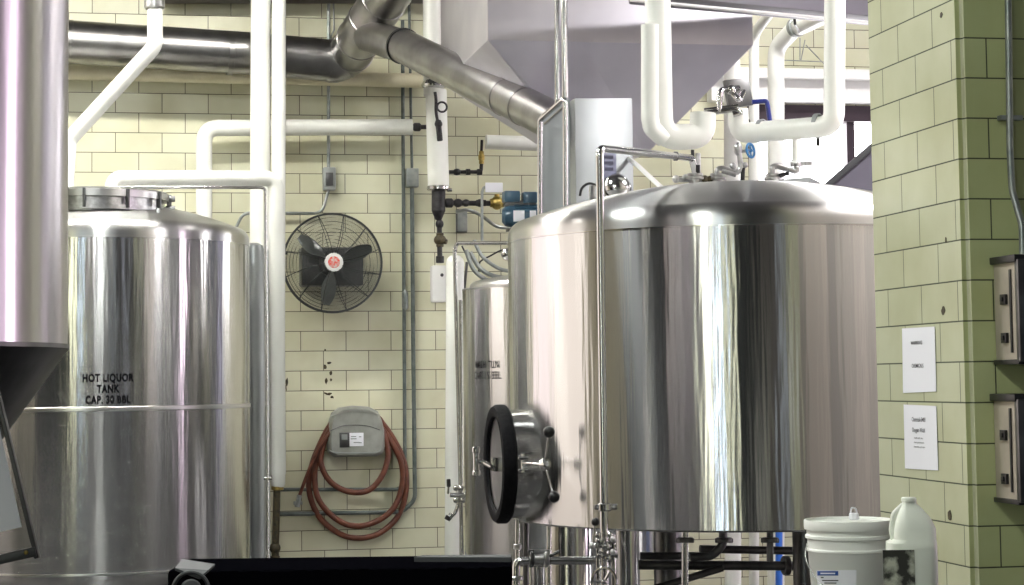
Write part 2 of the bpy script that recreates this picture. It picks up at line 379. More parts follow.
# ---------------------------------------------------------------- tanks
def ring(bm, cx, cy, r, z, t=.004, seg=128, sq=1):
    lathe(bm, [(r-.002, z-t), (r+t*.6, z-t*.6), (r+t*.6, z+t*.6), (r-.002, z+t)], (cx, cy, 0), (0, 0, 1), seg)
def dish(R_, zs, zt, kn, n=22, hole=0):
    """shoulder and shallow dished head profile from the seam at zs up to zt"""
    pr = [(R_, zs), (R_, zs+kn*.35)]
    x1, z1 = R_-kn*.75, zs+kn*1.15
    for i in range(1, 9):
        w = i/8*PI/2*.86; pr.append((R_-kn*.9*(1-math.cos(w)), zs+kn*.35+kn*.85*math.sin(w)))
    xa, za = pr[-1]
    for i in range(1, n+1):
        w = i/n; x = xa*(1-w); pr.append((max(x, hole), za+(zt-za)*(1-(x/xa)**2.0)))
        if x < hole: break
    return pr
def tank_leg(bm, x, y, z0, r):
    lathe(bm, [(0, .0), (.07, .0), (.07, .015), (.03, .03), (.03, .08), (r, .1), (r, z0)], (x, y, 0), (0, 0, 1), 28)

# hot liquor tank
hx, hy, hR = P(100, 380, 12).x, 12.0, .89
zs = P(100, 236, 12-hR).z; zb = P(100, 577, 12-hR).z; zt = zs+.27
hlt = thing('hot_liquor_tank', 'tall brushed steel tank lettered HOT LIQUOR TANK at the left', 'tank', (hx, hy, 0))
bm = B(); lathe(bm, [(0, zb-.1), (hR-.15, zb-.09), (hR-.03, zb-.06), (hR, zb-.02), (hR, zs)], (hx, hy, 0), (0, 0, 1), 160); mesh('shell', bm, STEEL, hlt)
bm = B(); lathe(bm, dish(hR, zs, zt, .09), (hx, hy, 0), (0, 0, 1), 160); ring(bm, hx, hy, hR, zs); mesh('dished_top', bm, SATIN, hlt)
bm = B(); z = P(100, 409, 12-hR).z; lathe(bm, [(hR, z-.012), (hR+.003, z-.009), (hR+.003, z+.009), (hR, z+.012)], (hx, hy, 0), (0, 0, 1), 160); mesh('weld_band', bm, DOME, hlt)
bm = B(); ring(bm, hx, hy, hR, zb+.01, .006); mesh('foot_band', bm, DOME, hlt)
for a in (45, 135, 225, 315):
    bm = B(); tank_leg(bm, hx+.65*math.cos(math.radians(a)), hy+.65*math.sin(math.radians(a)), zb-.05, .06); mesh('leg', bm, POL, hlt)
bm = text_bm(['HOT LIQUOR', 'TANK', 'CAP. 30 BBL'], .042, .0605, .70, 1.12, .034)
text_cyl(bm, hx, hy, hR+.007, math.radians(11.65+2.8), P(108, 381.5, 12-hR).z); mesh('lettering', bm, LETTER, hlt)
# hatch on its top
hc = P(92, 380, 11.75); z0, z1, z2 = zs+.10, P(100, 209, 11.6).z, P(100, 189.5, 11.5).z
bm = B(); rr = .435
lathe(bm, [(rr-.03, z0), (rr-.03, z1-.02), (rr+.01, z1-.02), (rr+.01, z1+.005), (rr-.02, z1+.005), (rr-.02, z2-.03)], (hc.x, 11.75, 0), (0, 0, 1), 64)
hat = mesh('hatch', bm, CAST, hlt)
bm = B(); lathe(bm, [(rr-.02, z2-.05), (rr+.012, z2-.05), (rr+.012, z2-.01), (rr, z2), (rr*.6, z2+.02), (0, z2+.03)], (hc.x, 11.75, 0), (0, 0, 1), 64); mesh('hatch_lid', bm, DOME, hat)
for k, a in enumerate((8, -20, -52, -84, -116, -150)):
    bm = B(); d = V3((math.cos(math.radians(a)), math.sin(math.radians(a)), 0)); c = V3((hc.x, 11.75, 0))+d*(rr+.012)
    box(bm, c+ZZ*((z1+z2)/2-.01), d*.014, V3((-d.y, d.x, 0))*.008, ZZ*.055, .003)
    if k == 0:
        for zz in (z1+.015, z2-.03): cyl(bm, c+ZZ*zz-d*.02, c+ZZ*zz+d*.035, .018, 12)
    mesh('hatch_clamp', bm, DARKST, hat)
bm = B(); p = P(158, 212, 11.5); box(bm, p-ZZ*.03, u*.012, v*.02, ZZ*.05, .003); mesh('hatch_bracket', bm, CAST, hat)

bm = B(); p = P(254, 300, 12.62); zc = P(254, 243, 12.62).z
lathe(bm, [(0, .0), (.068, .0), (.068, zc-.05), (.055, zc-.015), (.03, zc), (0, zc)], (p.x, 12.62, 0), (0, 0, 1), 40)
solo('steel_column', bm, COLS, 'slim grey steel column standing close behind the right edge of the left tank', 'column')

# mash tun
mx, my, mR = P(560, 380, 11.4).x, 11.4, .55
zs = P(468, 290, 11.35).z; zb = P(475, 557, 11.3).z
mt = thing('mash_tun', 'slim steel tank lettered MASH TUN half hidden behind the big kettle', 'tank', (mx, my, 0))
bm = B(); lathe(bm, [(0, zb-.04), (mR-.1, zb-.03), (mR-.02, zb-.01), (mR, zb+.03), (mR, zs)], (mx, my, 0), (0, 0, 1), 128); mesh('shell', bm, STEEL, mt)
bm = B(); lathe(bm, dish(mR-.04, zs-.01, zs+.10, .05), (mx, my, 0), (0, 0, 1), 96); ring(bm, mx, my, mR-.002, zs, .006); mesh('dished_top', bm, DOME, mt)
for a in (20, 110, 200, 290):
    bm = B(); tank_leg(bm, mx+.4*math.cos(math.radians(a)), my+.4*math.sin(math.radians(a)), zb, .045); mesh('leg', bm, POL, mt)
bm = text_bm(['MASH TUN', 'CAP. 15 BBL'], .040, .059, .62, 1.2, .010)
text_cyl(bm, mx, my, mR+.006, math.radians(1.4)-math.asin(76/97)*.97, P(488, 368, 11).z); mesh('lettering', bm, LETTER, mt)

# kettle
kx, ky, kR = P(740, 380, 9).x, 9.0, 1.035
zs = P(740, 224.5, ky-kR).z; zb = P(700, 533.5, ky-kR).z; zt = P(740, 178.5, ky).z-.022
KZ = zt
ket = thing('brew_kettle', 'big round brushed steel brewing vessel with side manway in front of the back wall', 'tank', (kx, ky, 0))
bm = B(); lathe(bm, [(0, zb+.14), (kR-.05, zb+.05), (kR-.012, zb), (kR, zb+.008), (kR, zs)], (kx, ky, 0), (0, 0, 1), 200); mesh('shell', bm, STEEL, ket)
bm = B(); lathe(bm, dish(kR, zs, zt, .085, 30), (kx, ky, 0), (0, 0, 1), 200); mesh('dished_top', bm, SATIN, ket)
bm = B(); ring(bm, kx, ky, kR, zs, .004, 200); mesh('weld_seam', bm, POL, ket)
bm = B(); lathe(bm, [(0, .0), (.13, .0), (.13, .02), (.1, .03), (.1, zb+.1), (0, zb+.1)], (P(570, 560, 8.75).x, 8.75, 0), (0, 0, 1), 48); mesh('leg', bm, POL, ket)
for px, Y, r in ((627, 8.25, .045), (805, 8.3, .05), (668, 9.9, .07), (850, 9.6, .06)):
    bm = B(); tank_leg(bm, P(px, 560, Y).x, Y, zb+.1, r); mesh('leg', bm, POL if px == 627 else DARKST, ket)
# manway collar with open rubber-sealed door
ph = math.radians(11); ad = V3((-math.cos(ph), -math.sin(ph), 0)); kc = V3((kx, ky, 0)); Lf = 1.075; mr = .234; mo = P(494.5, 464, 8.68)-ad*Lf
bm = B(); lathe(bm, [(mr, .60), (mr, Lf-.03), (mr+.012, Lf-.02), (mr+.012, Lf), (mr-.02, Lf), (mr-.02, .9)], mo, ad, 72)
man = mesh('manway', bm, STEEL if False else POL, ket)
bm = B(); lathe(bm, [(mr-.01, Lf-.055), (mr+.012, Lf-.055), (mr+.022, Lf-.045), (mr+.022, Lf-.01), (mr+.012, Lf+.005), (mr-.012, Lf+.008), (mr-.03, Lf+.002), (mr-.035, Lf-.01)], mo, ad, 72); mesh('gasket', bm, BLACKR, man)
bm = B(); lathe(bm, [(mr-.02, Lf-.03), (mr-.03, Lf-.014), (mr-.06, Lf-.02), (mr*.5, Lf-.03), (0, Lf-.034)], mo, ad, 72); mesh('door', bm, DOME, man)
side = ad.cross(ZZ).normalized()   # along the door face
if side.y > 0: side = -side
fc = mo+ad*(Lf+.0)
bm = B(); p = P(476, 461, 8.68); cyl(bm, p-ZZ*.062, p+ZZ*.062, .013, 16, .003); cyl(bm, p+ZZ*.035, p+ZZ*.062, .018, 16, .003); cyl(bm, p-ZZ*.062, p-ZZ*.04, .018, 16, .003)
tube(bm, [p, p+V3((.03, 0, -.005)), fc+V3((-.01, -.05, -.01))], .010, .01); box(bm, fc+V3((0.01, -.02, 0)), ad*.02, side*.045, ZZ*.03, .004)
mesh('hinge', bm, POL, man)
bm = B(); p = P(523, 463, 8.42)
cyl(bm, p-ZZ*.04, p+ZZ*.04, .010, 14, .002); cyl(bm, p+V3((-.02, 0, .02)), p+V3((.02, 0, .02)), .012, 12, .002); cyl(bm, p+V3((-.02, 0, -.03)), p+V3((.02, 0, -.03)), .009, 12, .002)
hb = P(545, 464.5, 8.30)
cyl(bm, p, hb, .007, 14); lathe(bm, [(0, -.015), (.022, -.01), (.026, .002), (.02, .016), (.012, .03), (0, .032)], hb, (hb-p).normalized()*.4+V3((0, -1, 0)), 24)
hw = mesh('clamp_screw', bm, POL, man)
for px, py in ((549, 432), (554, 497)):
    q = P(px, py, 8.27); bm = B(); tube(bm, [hb, q], .0045, 0, 10); s = mesh('handle_spoke', bm, POL, man)
    bm = B(); ball(bm, q, .0245, 24); mesh('handle_knob', bm, BLACK, man)

# foreground fermenter at the left edge
fx, fy, fR = P(63.5, 346, 4.5).x-.605, 4.5, .60
z0 = P(63, 346, 4.5).z
fer = thing('fermenter', 'close steel fermenter with cone bottom cut off by the left edge of the photo', 'tank', (fx, fy, 0))
bm = B(); lathe(bm, [(fR, z0), (fR, z0+1.9), (fR-.1, z0+2.02), (fR*.5, z0+2.14), (0, z0+2.18)], (fx, fy, 0), (0, 0, 1), 128); mesh('shell', bm, FERM, fer)
bm = B(); lathe(bm, [(fR+.002, z0+.006), (fR+.004, z0-.004), (fR-.01, z0-.02), (.06, z0-.02-.54*1.38), (.04, z0-.8), (0, z0-.8)], (fx, fy, 0), (0, 0, 1), 128); mesh('cone', bm, DARKST, fer)
for a in (100, 190, 280):
    x, y = fx-.05+.5*math.cos(math.radians(a)), fy+.5*math.sin(math.radians(a))
    bm = B(); tank_leg(bm, x, y, z0-.05, .035); mesh('leg', bm, POL, fer)

# black-framed board leaning at the left edge
bd = thing('framed_board', 'black framed board holding a white sheet leaning into the lower left corner', 'board', P(-40, 640, 3.6))
def bar(bm, a, b, wid, th):
    a, b = V3(a), V3(b); d = (b-a).normalized(); n = V3((0, 1, 0)); s = d.cross(n).normalized()
    box(bm, (a+b)/2, (b-a)/2, s*wid, n*th, .0015)
tr, br = P(-18, 330, 3.6), P(37, 556, 3.6); tl, bl = tr+V3((-.34, 0, .10)), br+V3((-.42, 0, -.09))
bm = B(); bar(bm, tr, br+(br-tr).normalized()*.004, .0042, .008); bar(bm, tl, bl, .0042, .008); bar(bm, tl, tr, .0042, .008)
e = P(37, 551, 3.6); bar(bm, e, e+(bl-br), .0085, .011); mesh('frame', bm, BLACK, bd)
bm = B(); a, b = P(21.5, 527, 3.6), P(-26, 400, 3.6); d = (bl-br).normalized()
prism(bm, [a, P(-4, 413, 3.6), P(-4, 413, 3.6)+d*.3, a+d*.33], V3((0, .002, 0))); mesh('sheet', bm, PAPER, bd)
bm = B(); prism(bm, [br, tr, tl, bl], V3((0, .0015, 0)))
for w in bm.verts: w.co.y += .004
mesh('pane', bm, CLEAR, bd)
bm = B(); q = P(26, 552.5, 3.588); ball(bm, q, .0042, 12, .6, (0, 1, 0)); mesh('screw', bm, BRASS, bd)
bm = B(); tube(bm, [(tl+bl)/2+V3((-.0, .03, 0)), V3(((tl+bl)/2).to_tuple()[:2]+(.0,))+V3((0, .03, 0))], .015); cyl(bm, V3(((tl+bl)/2).to_tuple()[:2]+(.0,))+V3((0, .03, 0)), V3(((tl+bl)/2).to_tuple()[:2]+(.03,))+V3((0, .03, 0)), .12, 32)
mesh('stand', bm, BLACK, bd)

# ---------------------------------------------------------------- pipes on the left
def pipe(name, pts, r, m, label, bend=0, cat='pipe', seg=20, group=None):
    bm = B(); tube(bm, pts, r, bend, seg); return solo(name, bm, m, label, cat, group)
q = [P(155, -40, 11.9), P(155, 46, 11.9), P(69, 140, 11.9), P(66, 190, 11.85)]
t = thing('offset_pipe', 'white lagged pipe dropping in a slant onto the left tank', 'pipe', q[-1])
bm = B(); tube(bm, q, .046, .1, 24); mesh('lagging', bm, WHITEP, t)
bm = B(); cyl(bm, P(154, -12, 11.9), P(154.5, 9, 11.9), .062, 24, .008); mesh('collar', bm, CAST, t)
pa = W(55, 41, .45); pb = W(250, 53.5, .40); pc = W(335, 61, .38)
wd_ = thing('wall_duct', 'steel duct along the wall at upper left with elbow climbing and branch slanting down', 'duct', pc)
bm = B(); sweep(bm, [pa+(pa-pb)*.6, pa, pb, pc], .142, 40)
for w_ in (0.05, .62):
    c = pa.lerp(pc, w_); d = (pc-pa).normalized(); lathe(bm, [(.142, -.02), (.146, -.018), (.146, .018), (.142, .02)], c, d, 40)
mesh('level_run', bm, DUCT, wd_)
path = [pc-(pc-pb).normalized()*.03, pc, W(350, 53, .42), P(362, 34, 12.9), P(384, 0, 12.6), P(413, -44, 12.0)]
sp = smooth_path(path, 5); bm = B(); sweep(bm, sp, .146, 40)
for i_ in (8, 11, 14, 17, 20):
    lathe(bm, [(.146, -.014), (.151, -.010), (.151, .010), (.146, .014)], sp[i_], (sp[i_+1]-sp[i_-1]).normalized(), 40)
mesh('riser', bm, DUCT, wd_)
a, b_, c = P(368, 36, 12.75), P(403, 46, 12.2), P(534, 111, 10.8)
bm = B(); sweep(bm, [a, b_], [.10, .105], 40)
sweep(bm, [b_, c, P(559, 124, 10.5)], [.105, .105, .105], 40)
for w_ in (.80, .93): lathe(bm, [(.105, -.02), (.110, -.015), (.110, .015), (.105, .02)], b_.lerp(c, w_), (c-b_).normalized(), 40)
br_d = mesh('branch', bm, DUCT, wd_)
bm = B(); lathe(bm, [(.106, -.012), (.113, -.010), (.113, .010), (.106, .012)], b_, (c-b_).normalized(), 40); mesh('band', bm, BLACK, br_d)

pipe('cream_pipe', [W(40, 72, .12), W(432, 81, .12)], .05, CREAMP, 'cream painted pipe lying level on the wall under the big duct')
pipe('elbow_pipe', [W(204, 235, .20), W(204, 128, .20), W(412, 127, .20)], .055, WHITEP, 'white lagged pipe rising behind the left tank, turning right to a black fitting', .1)
bm = B(); p = W(413, 127, .20); cyl(bm, p, p+u*.055, .03, 16, .01); cyl(bm, p+u*.05, W(428, 127, .22), .016, 14); solo('pipe_fitting', bm, IRON, 'small black fitting at the right end of the white elbow pipe', 'fitting')
pipe('riser_pipe', [W(261, -40, .64), W(258, 640, .64)], .066, WHITEP, 'thick white riser, left one of the pair right of the left tank')
pipe('riser_pipe', [P(279, -40, 12.9), P(278, 330, 12.9)], .046, WHITEP, 'thinner white riser, right one of the pair right of the left tank')
t = thing('drop_pipe', 'white lagged pipe bending over the left tank and dropping down its right side', 'pipe', P(278, 480, 12.4))
bm = B(); tube(bm, [P(112, 190, 12.0), P(116, 178.5, 12.0), P(276, 178.5, 12.4), P(278, 474, 12.4)], .049, .08, 24); mesh('lagging', bm, WHITEP, t)
bm = B(); lathe(bm, [(.047, 0), (.044, -.06), (.036, -.08), (0, -.08)], P(278, 474, 12.4), (0, 0, 1), 24); mesh('end_cap', bm, WHITEP, t)
bm = B(); cyl(bm, P(277.5, 490, 12.4), P(277.5, 486, 12.4), .038, 20, .003); mesh('brass_ring', bm, BRASS, t)
bm = B(); tube(bm, [P(277, 489, 12.4), P(275, 562, 12.4)], .022, 0, 14); ball(bm, P(275, 548, 12.4), .035, 14); cyl(bm, P(275, 556, 12.4), P(275, 566, 12.4), .03, 14); mesh('iron_nipple', bm, RUST, t)
bm = B(); tube(bm, [P(117, 190.5, 11.9), P(119, 187.5, 11.9), P(265, 187.5, 12.25), P(268, 574, 12.25)], .010, .03, 12)
cyl(bm, P(264, 478, 12.25), P(272, 478, 12.25), .012, 10); solo('tracer_tube', bm, POL, 'thin steel tube following the drop pipe right of the left tank', 'tube')
pipe('floor_pipe', [P(263.5, 250, 12.75), P(266, 640, 12.75)], .033, COLS, 'grey steel pipe standing between the left tank and the white drop pipe')

# ---------------------------------------------------------------- conduits, switches, fan, hose on the wall
pipe('conduit', [W(234, 232, .06), W(243, 213, .06), W(322, 213.5, .06), W(328.5, 190, .06)], .011, CONDUIT, 'grey conduit curving behind the risers to the switch above the fan', .08, 'conduit', 10)
pipe('conduit', [W(328.5, -20, .06), W(328.5, 170, .06)], .012, CONDUIT, 'grey conduit dropping from the top to the switch above the fan', 0, 'conduit', 10)
pipe('conduit', [W(333, -20, .05), W(334, 30, .05), W(331, 36, .05), W(331, 45, .3)], .006, CONDUIT, 'thin loose wire hanging beside the conduit above the duct', .02, 'wire', 8)
t = thing('switch_box', 'grey switch box on the wall directly above the fan', 'switch', W(329, 190, 0))
bm = B(); uvbox(bm, W(329, 179, .05), .043, .045, .078, .008); mesh('housing', bm, GREYB, t)
bm = B(); uvbox(bm, W(329.5, 179, .097), .026, .006, .045, .004); mesh('cover_plate', bm, DARKST, t)
t = thing('junction_box', 'small grey junction box on the right hand conduit pair', 'box', W(412, 188, 0))
bm = B(); uvbox(bm, W(412, 178, .05), .042, .04, .064, .005); mesh('housing', bm, GREYB, t)
bm = B(); uvbox(bm, W(412, 178, .093), .038, .003, .060, .002); mesh('cover_plate', bm, CONDUIT, t)
pipe('conduit', [W(402.5, 20, .05), W(405, 483, .05), W(398, 489.5, .05), W(278, 489.5, .05)], .013, DCOND, 'green painted conduit, left one of the long pair, turning under the hose', .06, 'conduit', 10)
pipe('conduit', [W(409, 5, .05), W(412, 168, .05)], .010, DCOND, 'green painted conduit entering the top of the junction box', 0, 'conduit', 10)
pipe('conduit', [W(412, 188, .05), W(413, 330, .05), W(415, 500, .05), W(402, 512, .05), W(278, 514, .05)], .015, DCOND, 'green painted conduit, right one of the long pair, turning low under the hose', .1, 'conduit', 10)
bm = B(); p = W(405, 300, .05); lathe(bm, [(.013, -.07), (.022, -.05), (.022, .05), (.013, .07)], p, (0, 0, 1), 14); solo('conduit_coupling', bm, CONDUIT, 'bright metal coupling on the left long conduit beside the fan', 'fitting')

# fan
fcn = W(332.5, 263, .32); fr = 48*14/2000*.985
fan = thing('wall_fan', 'round black wire-guarded fan with red badge mounted on the tiled wall', 'fan', W(332, 263, 0))
bm = B(); uvbox(bm, W(331, 267, .10), .21, .10, .13, .01); mesh('mounting_plate', bm, DARKST, fan)
bm = B(); cyl(bm, fcn-v*.22, fcn-v*.05, .085, 28, .015); mesh('motor', bm, DARKST, fan)
def circ(c, r, n=64): return [c+u*(r*math.cos(2*PI*k/n))+ZZ*(r*math.sin(2*PI*k/n)) for k in range(n)]
for side_, nm in ((1, 'front_guard'), (-1, 'rear_guard')):
    bm = B()
    def dep(r): return side_*(.085*(1-(r/fr)**3.0)+.012)
    nr = 36 if side_ == 1 else 12
    for i in range(nr):
        r = .075+(fr-.075)*i/(nr-1); sweep(bm, circ(fcn+v*dep(r), r, 64), .0014 if i < nr-1 else .0075, 5, closed=True)
    for k in range(12):
        a = 2*PI*k/12+.13; d = u*math.cos(a)+ZZ*math.sin(a)
        d2 = u*math.cos(a+.16)+ZZ*math.sin(a+.16)
        sweep(bm, [fcn+d.lerp(d2, w_)*(r)+v*(dep(r)+.002) for w_, r in ((0, .06), (.25, .13), (.5, .2), (.8, .27), (1, fr))], .0026, 6)
    mesh(nm, bm, GUARD, fan)
for k in range(3):
    bm = B(); a0 = -PI/2-.15+2*PI*k/3; rows = []
    for i in range(9):
        r = .06+(fr*.86-.06)*i/8; half = .12+.36*math.sin(PI*min(1, (i+1)/9)**.8)*1.0
        rr_ = []
        for j in range(7):
            s = -1+2*j/6; a = a0+s*half*.62; dd = u*math.cos(a)+ZZ*math.sin(a)
            rr_.append(bm.verts.new(fcn+dd*r+v*(s*.03*(1-.4*i/8)-.005)))
        rows.append(rr_)
    for i in range(8):
        for j in range(6): bm.faces.new((rows[i][j], rows[i][j+1], rows[i+1][j+1], rows[i+1][j]))
    g = bmesh.ops.solidify(bm, geom=list(bm.faces), thickness=.003); mesh('blade', bm, FANB, fan)
bm = B(); cyl(bm, fcn-v*.05, fcn+v*.03, .055, 28, .008); mesh('hub', bm, FANB, fan)
bm = B(); lathe(bm, [(0, .10), (.05, .10), (.060, .097), (.063, .09), (.063, .08), (0, .08)], fcn, v, 40); bdg = mesh('badge', bm, WHITEF, fan)
bm = B(); lathe(bm, [(0, .1035), (.030, .1035), (.040, .1005), (.040, .098), (0, .098)], fcn, v, 32); mesh('badge_centre', bm, RED, bdg)
bm = B()
for py in (245.5, 252.5): tube(bm, [W(277, py, .3), W(287, py+.5, .3)], .012, 0, 10)
solo('fan_strap', bm, BLACK, 'two black straps round the white drop pipe beside the fan', 'strap')

# grey hose cover with coiled hose
hh = thing('wall_dispenser', 'rounded grey plastic box with a small label above the coiled red hose', 'box', W(355, 456, 0))
bm = B()
out = [(327, 452), (326.5, 440), (327.5, 424), (331, 413), (338, 407.5), (352, 405.5), (367, 406.5), (376, 411), (380, 420), (382.5, 430), (383, 446), (381, 453), (374, 456), (333, 456.5)]
c0 = W(355, 432, 0)
front = [W(x, y, 0) for x, y in out]
def off(sc, d): return [c0+(p-c0)*sc+v*d for p in front]
lays = [off(1, 0), off(1, .10), off(.97, .13), off(.90, .145)]
vr = [[bm.verts.new(p) for p in l] for l in lays]; n = len(out)
for a, b_ in zip(vr, vr[1:]):
    for k in range(n): bm.faces.new((a[k], a[(k+1) % n], b_[(k+1) % n], b_[k]))
bm.faces.new(vr[0][::-1]); bm.faces.new(vr[-1]); mesh('cover', bm, GREYPL, hh)
for ys, nm, dy in (((431, 426, 425, 426, 430), 'lid_seam', 0), ((417, 413, 411.5, 412.5, 415), 'lid_ridge', 0)):
    bm = B(); sweep(bm, smooth_path([W(x, y, .147) for x, y in zip((330, 342, 355, 368, 380), ys)], 6), .003, 6); mesh(nm, bm, DARKST if nm == 'lid_seam' else GREYPL, hh)
bm = B(); sweep(bm, smooth_path([W(x, y, .145) for x, y in ((329, 450), (335, 452.5), (355, 453), (376, 452.5), (381, 449))], 6), .004, 6); mesh('lower_seam', bm, GREYB, hh)
bm = B(); uvbox(bm, W(344.5, 440, .147), .034, .003, .05, .001); mesh('dark_label', bm, DARKST, hh)
bm = B(); uvbox(bm, W(356.5, 439.5, .147), .048, .003, .045, .001); lb = mesh('pale_label', bm, PAPER, hh); lb['label'] = 'pale printed label'
bm = B()
for dx, dy, w_ in ((-.02, .02, .018), (-.02, .005, .02), (.025, .018, .008), (.0, -.02, .02), (.025, -.022, .01)): uvbox(bm, W(356.5, 439.5, .151)+u*dx+ZZ*dy, w_, .001, .003)
uvbox(bm, W(344.5, 437, .151), .02, .001, .018); mesh('label_print', bm, GREYB, hh)
bm = B()
path = [(334, 420), (322, 440), (312, 465), (309, 490), (318, 515), (335, 531), (354, 538), (378, 534), (398, 516), (406, 490), (404, 462), (394, 440), (383, 424),
        (374, 416), (345, 412), (326, 432), (316, 462), (316, 492), (328, 512), (348, 525), (370, 524), (392, 510), (402, 486), (401, 462), (390, 440), (376, 424),
        (352, 415), (330, 430), (321, 455), (323, 470), (333, 484), (350, 492), (369, 490), (383, 474), (388, 452), (382, 430)]
offs = [.05+.022*((i//13) % 3)+.004*(i % 2) for i in range(len(path))]
sweep(bm, smooth_path([W(x, y, o_) for (x, y), o_ in zip(path, offs)], 6), .020, 12)
tube(bm, smooth_path([W(334, 428, .12), W(318, 450, .12), W(307, 475, .1), W(299, 497, .08)], 6), .012, 0, 10)
solo('coiled_hose', bm, HOSE, 'dark red rubber hose coiled on the tiled wall under the grey box', 'hose', sharp=60)
bm = B(); p = W(298, 503, .08); cyl(bm, W(299.5, 495, .08), W(297, 507, .08), .018, 12, .003); uvbox(bm, p, .03, .012, .012, .002); solo('hose_nozzle', bm, CONDUIT, 'small grey nozzle at the hanging left end of the red hose', 'nozzle')
# marks left by old fixings on the tiles
bm = B()
for x, y, w_, h_ in ((325, 350, .008, .01), (329, 363, .018, .012), (325, 367, .012, .02), (331, 373, .012, .015), (326, 381, .012, .022), (331, 380, .008, .012), (329, 394, .022, .01), (332, 397, .014, .012), (325, 393, .014, .006), (287, 382, .01, .03), (286, 388, .006, .02)):
    pts = [W(x, y, .001)+u*(w_*math.cos(a)*random.uniform(.6, 1.2))+ZZ*(h_*math.sin(a)*random.uniform(.6, 1.2)) for a in [2*PI*k/9 for k in range(9)]]
    prism(bm, pts, v*.003)
solo('fixing_scars', bm, RUST, 'dark chipped marks of old fixings on the tiles between fan and grey box', 'mark')

# ---------------------------------------------------------------- centre pipework
t = thing('lagged_main', 'thick white lagged pipe with black fittings dropping left of the blue motor', 'pipe', W(441, 262, .45))
bm = B(); tube(bm, [W(432, -40, .45), W(433, 96, .45)], .064, 0, 28); mesh('upper_lagging', bm, WHITEP, t)
bm = B(); lathe(bm, [(.062, .02), (.085, .035), (.088, .05), (.07, .075), (.062, .09)], W(434, 92, .45), (0, 0, 1), 28); mesh('collar', bm, POL, t)
bm = B(); tube(bm, [W(436, 90, .45), W(438.5, 187, .45)], .072, 0, 28); mesh('lower_lagging', bm, WHITEP, t)
bm = B(); cyl(bm, W(438.5, 190.5, .45), W(438.5, 186, .45), .078, 28, .006); cyl(bm, W(438.5, 190, .53)+u*.06, W(438.5, 190, .53)+u*.09, .012); mesh('clamp', bm, POL, t)
bm = B()
def fit(bm, pts, r, m=14): tube(bm, pts, r, 0, m)
q = .45
cyl(bm, W(438.5, 190, q), W(438.5, 212, q), .047, 18, .008); lathe(bm, [(.047, .0), (.03, -.04), (.022, -.06)], W(438.5, 211, q), (0, 0, 1), 18)
tube(bm, [W(439, 210, q), W(440, 262, q)], .018); ball(bm, W(439.5, 224, q), .028, 14, 1.2); cyl(bm, W(440, 256, q), W(440, 263, q), .028, 14, .004)
cyl(bm, W(445, 203, q), W(453, 203, q), .032, 16, .008); tube(bm, [W(445, 203, q), W(512, 203.5, q)], .018)
for x, r in ((458, .03), (466, .026), (480, .028)): ball(bm, W(x, 203, q), r, 14, 1.1, u)
cyl(bm, W(476, 203, q), W(486, 203, q), .022, 14, .003)
mesh('iron_fittings', bm, IRON, t)
bm = B(); ball(bm, W(440, 240, q), .042, 16, .9); cyl(bm, W(440, 247, q), W(440, 233, q), .026, 14, .004); cyl(bm, W(440, 240, q), W(447, 242, q+.02), .018, 12, .003); mesh('lower_brass_valve', bm, RUST, t)
bm = B(); ball(bm, W(497, 203, q), .048, 16, .9, u); cyl(bm, W(490, 203, q), W(504, 203, q), .03, 14, .004); cyl(bm, W(497, 203, q), W(497, 194, q), .017, 12, .003); mesh('upper_brass_valve', bm, BRASS, t)
bm = B(); sweep(bm, smooth_path([W(435, 92, .56), W(436, 100, .56), W(436, 110, .56), W(437, 118, .56), W(439, 126, .56)], 6), .011, 10)
cyl(bm, W(438, 120, .56), W(440, 141, .56), .02, 14, .005); c = W(442, 107, .56); sweep(bm, circ(c, .033, 24), .007, 8, closed=True)
ball(bm, W(438.5, 124, .56), .027, 14); solo('gauge_siphon', bm, IRON, 'black siphon with a small ring hanging on the thick white pipe', 'fitting')
t = thing('drain_valve', 'small black line with brass valve standing left of the horizontal white stub', 'valve', W(466, 173, .3))
bm = B(); tube(bm, [W(449, 172, .3), W(481, 172, .3), W(481.5, 164, .3)], .013, .02, 12); ball(bm, W(457, 172, .3), .024, 14, 1.2, u); cyl(bm, W(466, 172, .3), W(470, 172, .3), .022); cyl(bm, W(477, 172, .3), W(482, 172, .3), .022, 12, .004); mesh('iron_pipe', bm, IRON, t)
bm = B(); cyl(bm, W(481.5, 164, .3), W(481.5, 151, .3), .017, 16, .003); cyl(bm, W(481.5, 160, .3), W(481.5, 155, .3), .024, 6, .002); mesh('brass_body', bm, BRASS, t)
bm = B(); tube(bm, [W(481.5, 151, .3), W(482, 140, .3)], [.010, .014][0], 0, 12); mesh('lever', bm, BLACK, t)
pipe('stub_pipe', [W(486, 142, .4), W(548, 144, .4)], .050, WHITEP, 'horizontal white lagged stub pipe ending above the blue motor')

# blue motor pump
t = thing('pump_motor', 'blue electric motor with white rating plates fixed beside the steel column', 'motor', P(520, 226, 12.6))
Y = 12.6; a = P(502, 216, Y); b_ = P(548, 216, Y); d = (b_-a).normalized()
bm = B(); lathe(bm, [(0, 0), (.04, 0), (.064, .02), (.07, .05), (.07, .26), (0, .26)], a, d, 32)
for k in range(14):
    an = 2*PI*k/14; n_ = ZZ*math.cos(an)+v*math.sin(an); box(bm, a+d*.16+n_*.07, d*.09, n_*.006, n_.cross(d)*.002)
mesh('housing', bm, BLUE, t)
bm = B(); box(bm, P(511, 197, Y), d*.05, v*.05, ZZ*.036, .01); box(bm, P(529, 198, Y), d*.045, v*.05, ZZ*.036, .01); mesh('terminal_box', bm, BLUE, t)
bm = B(); box(bm, P(520, 204, Y), d*.10, v*.03, ZZ*.022, .004); box(bm, P(520, 230, Y), d*.08, v*.05, ZZ*.01, .002); mesh('bracket', bm, DARKST, t)
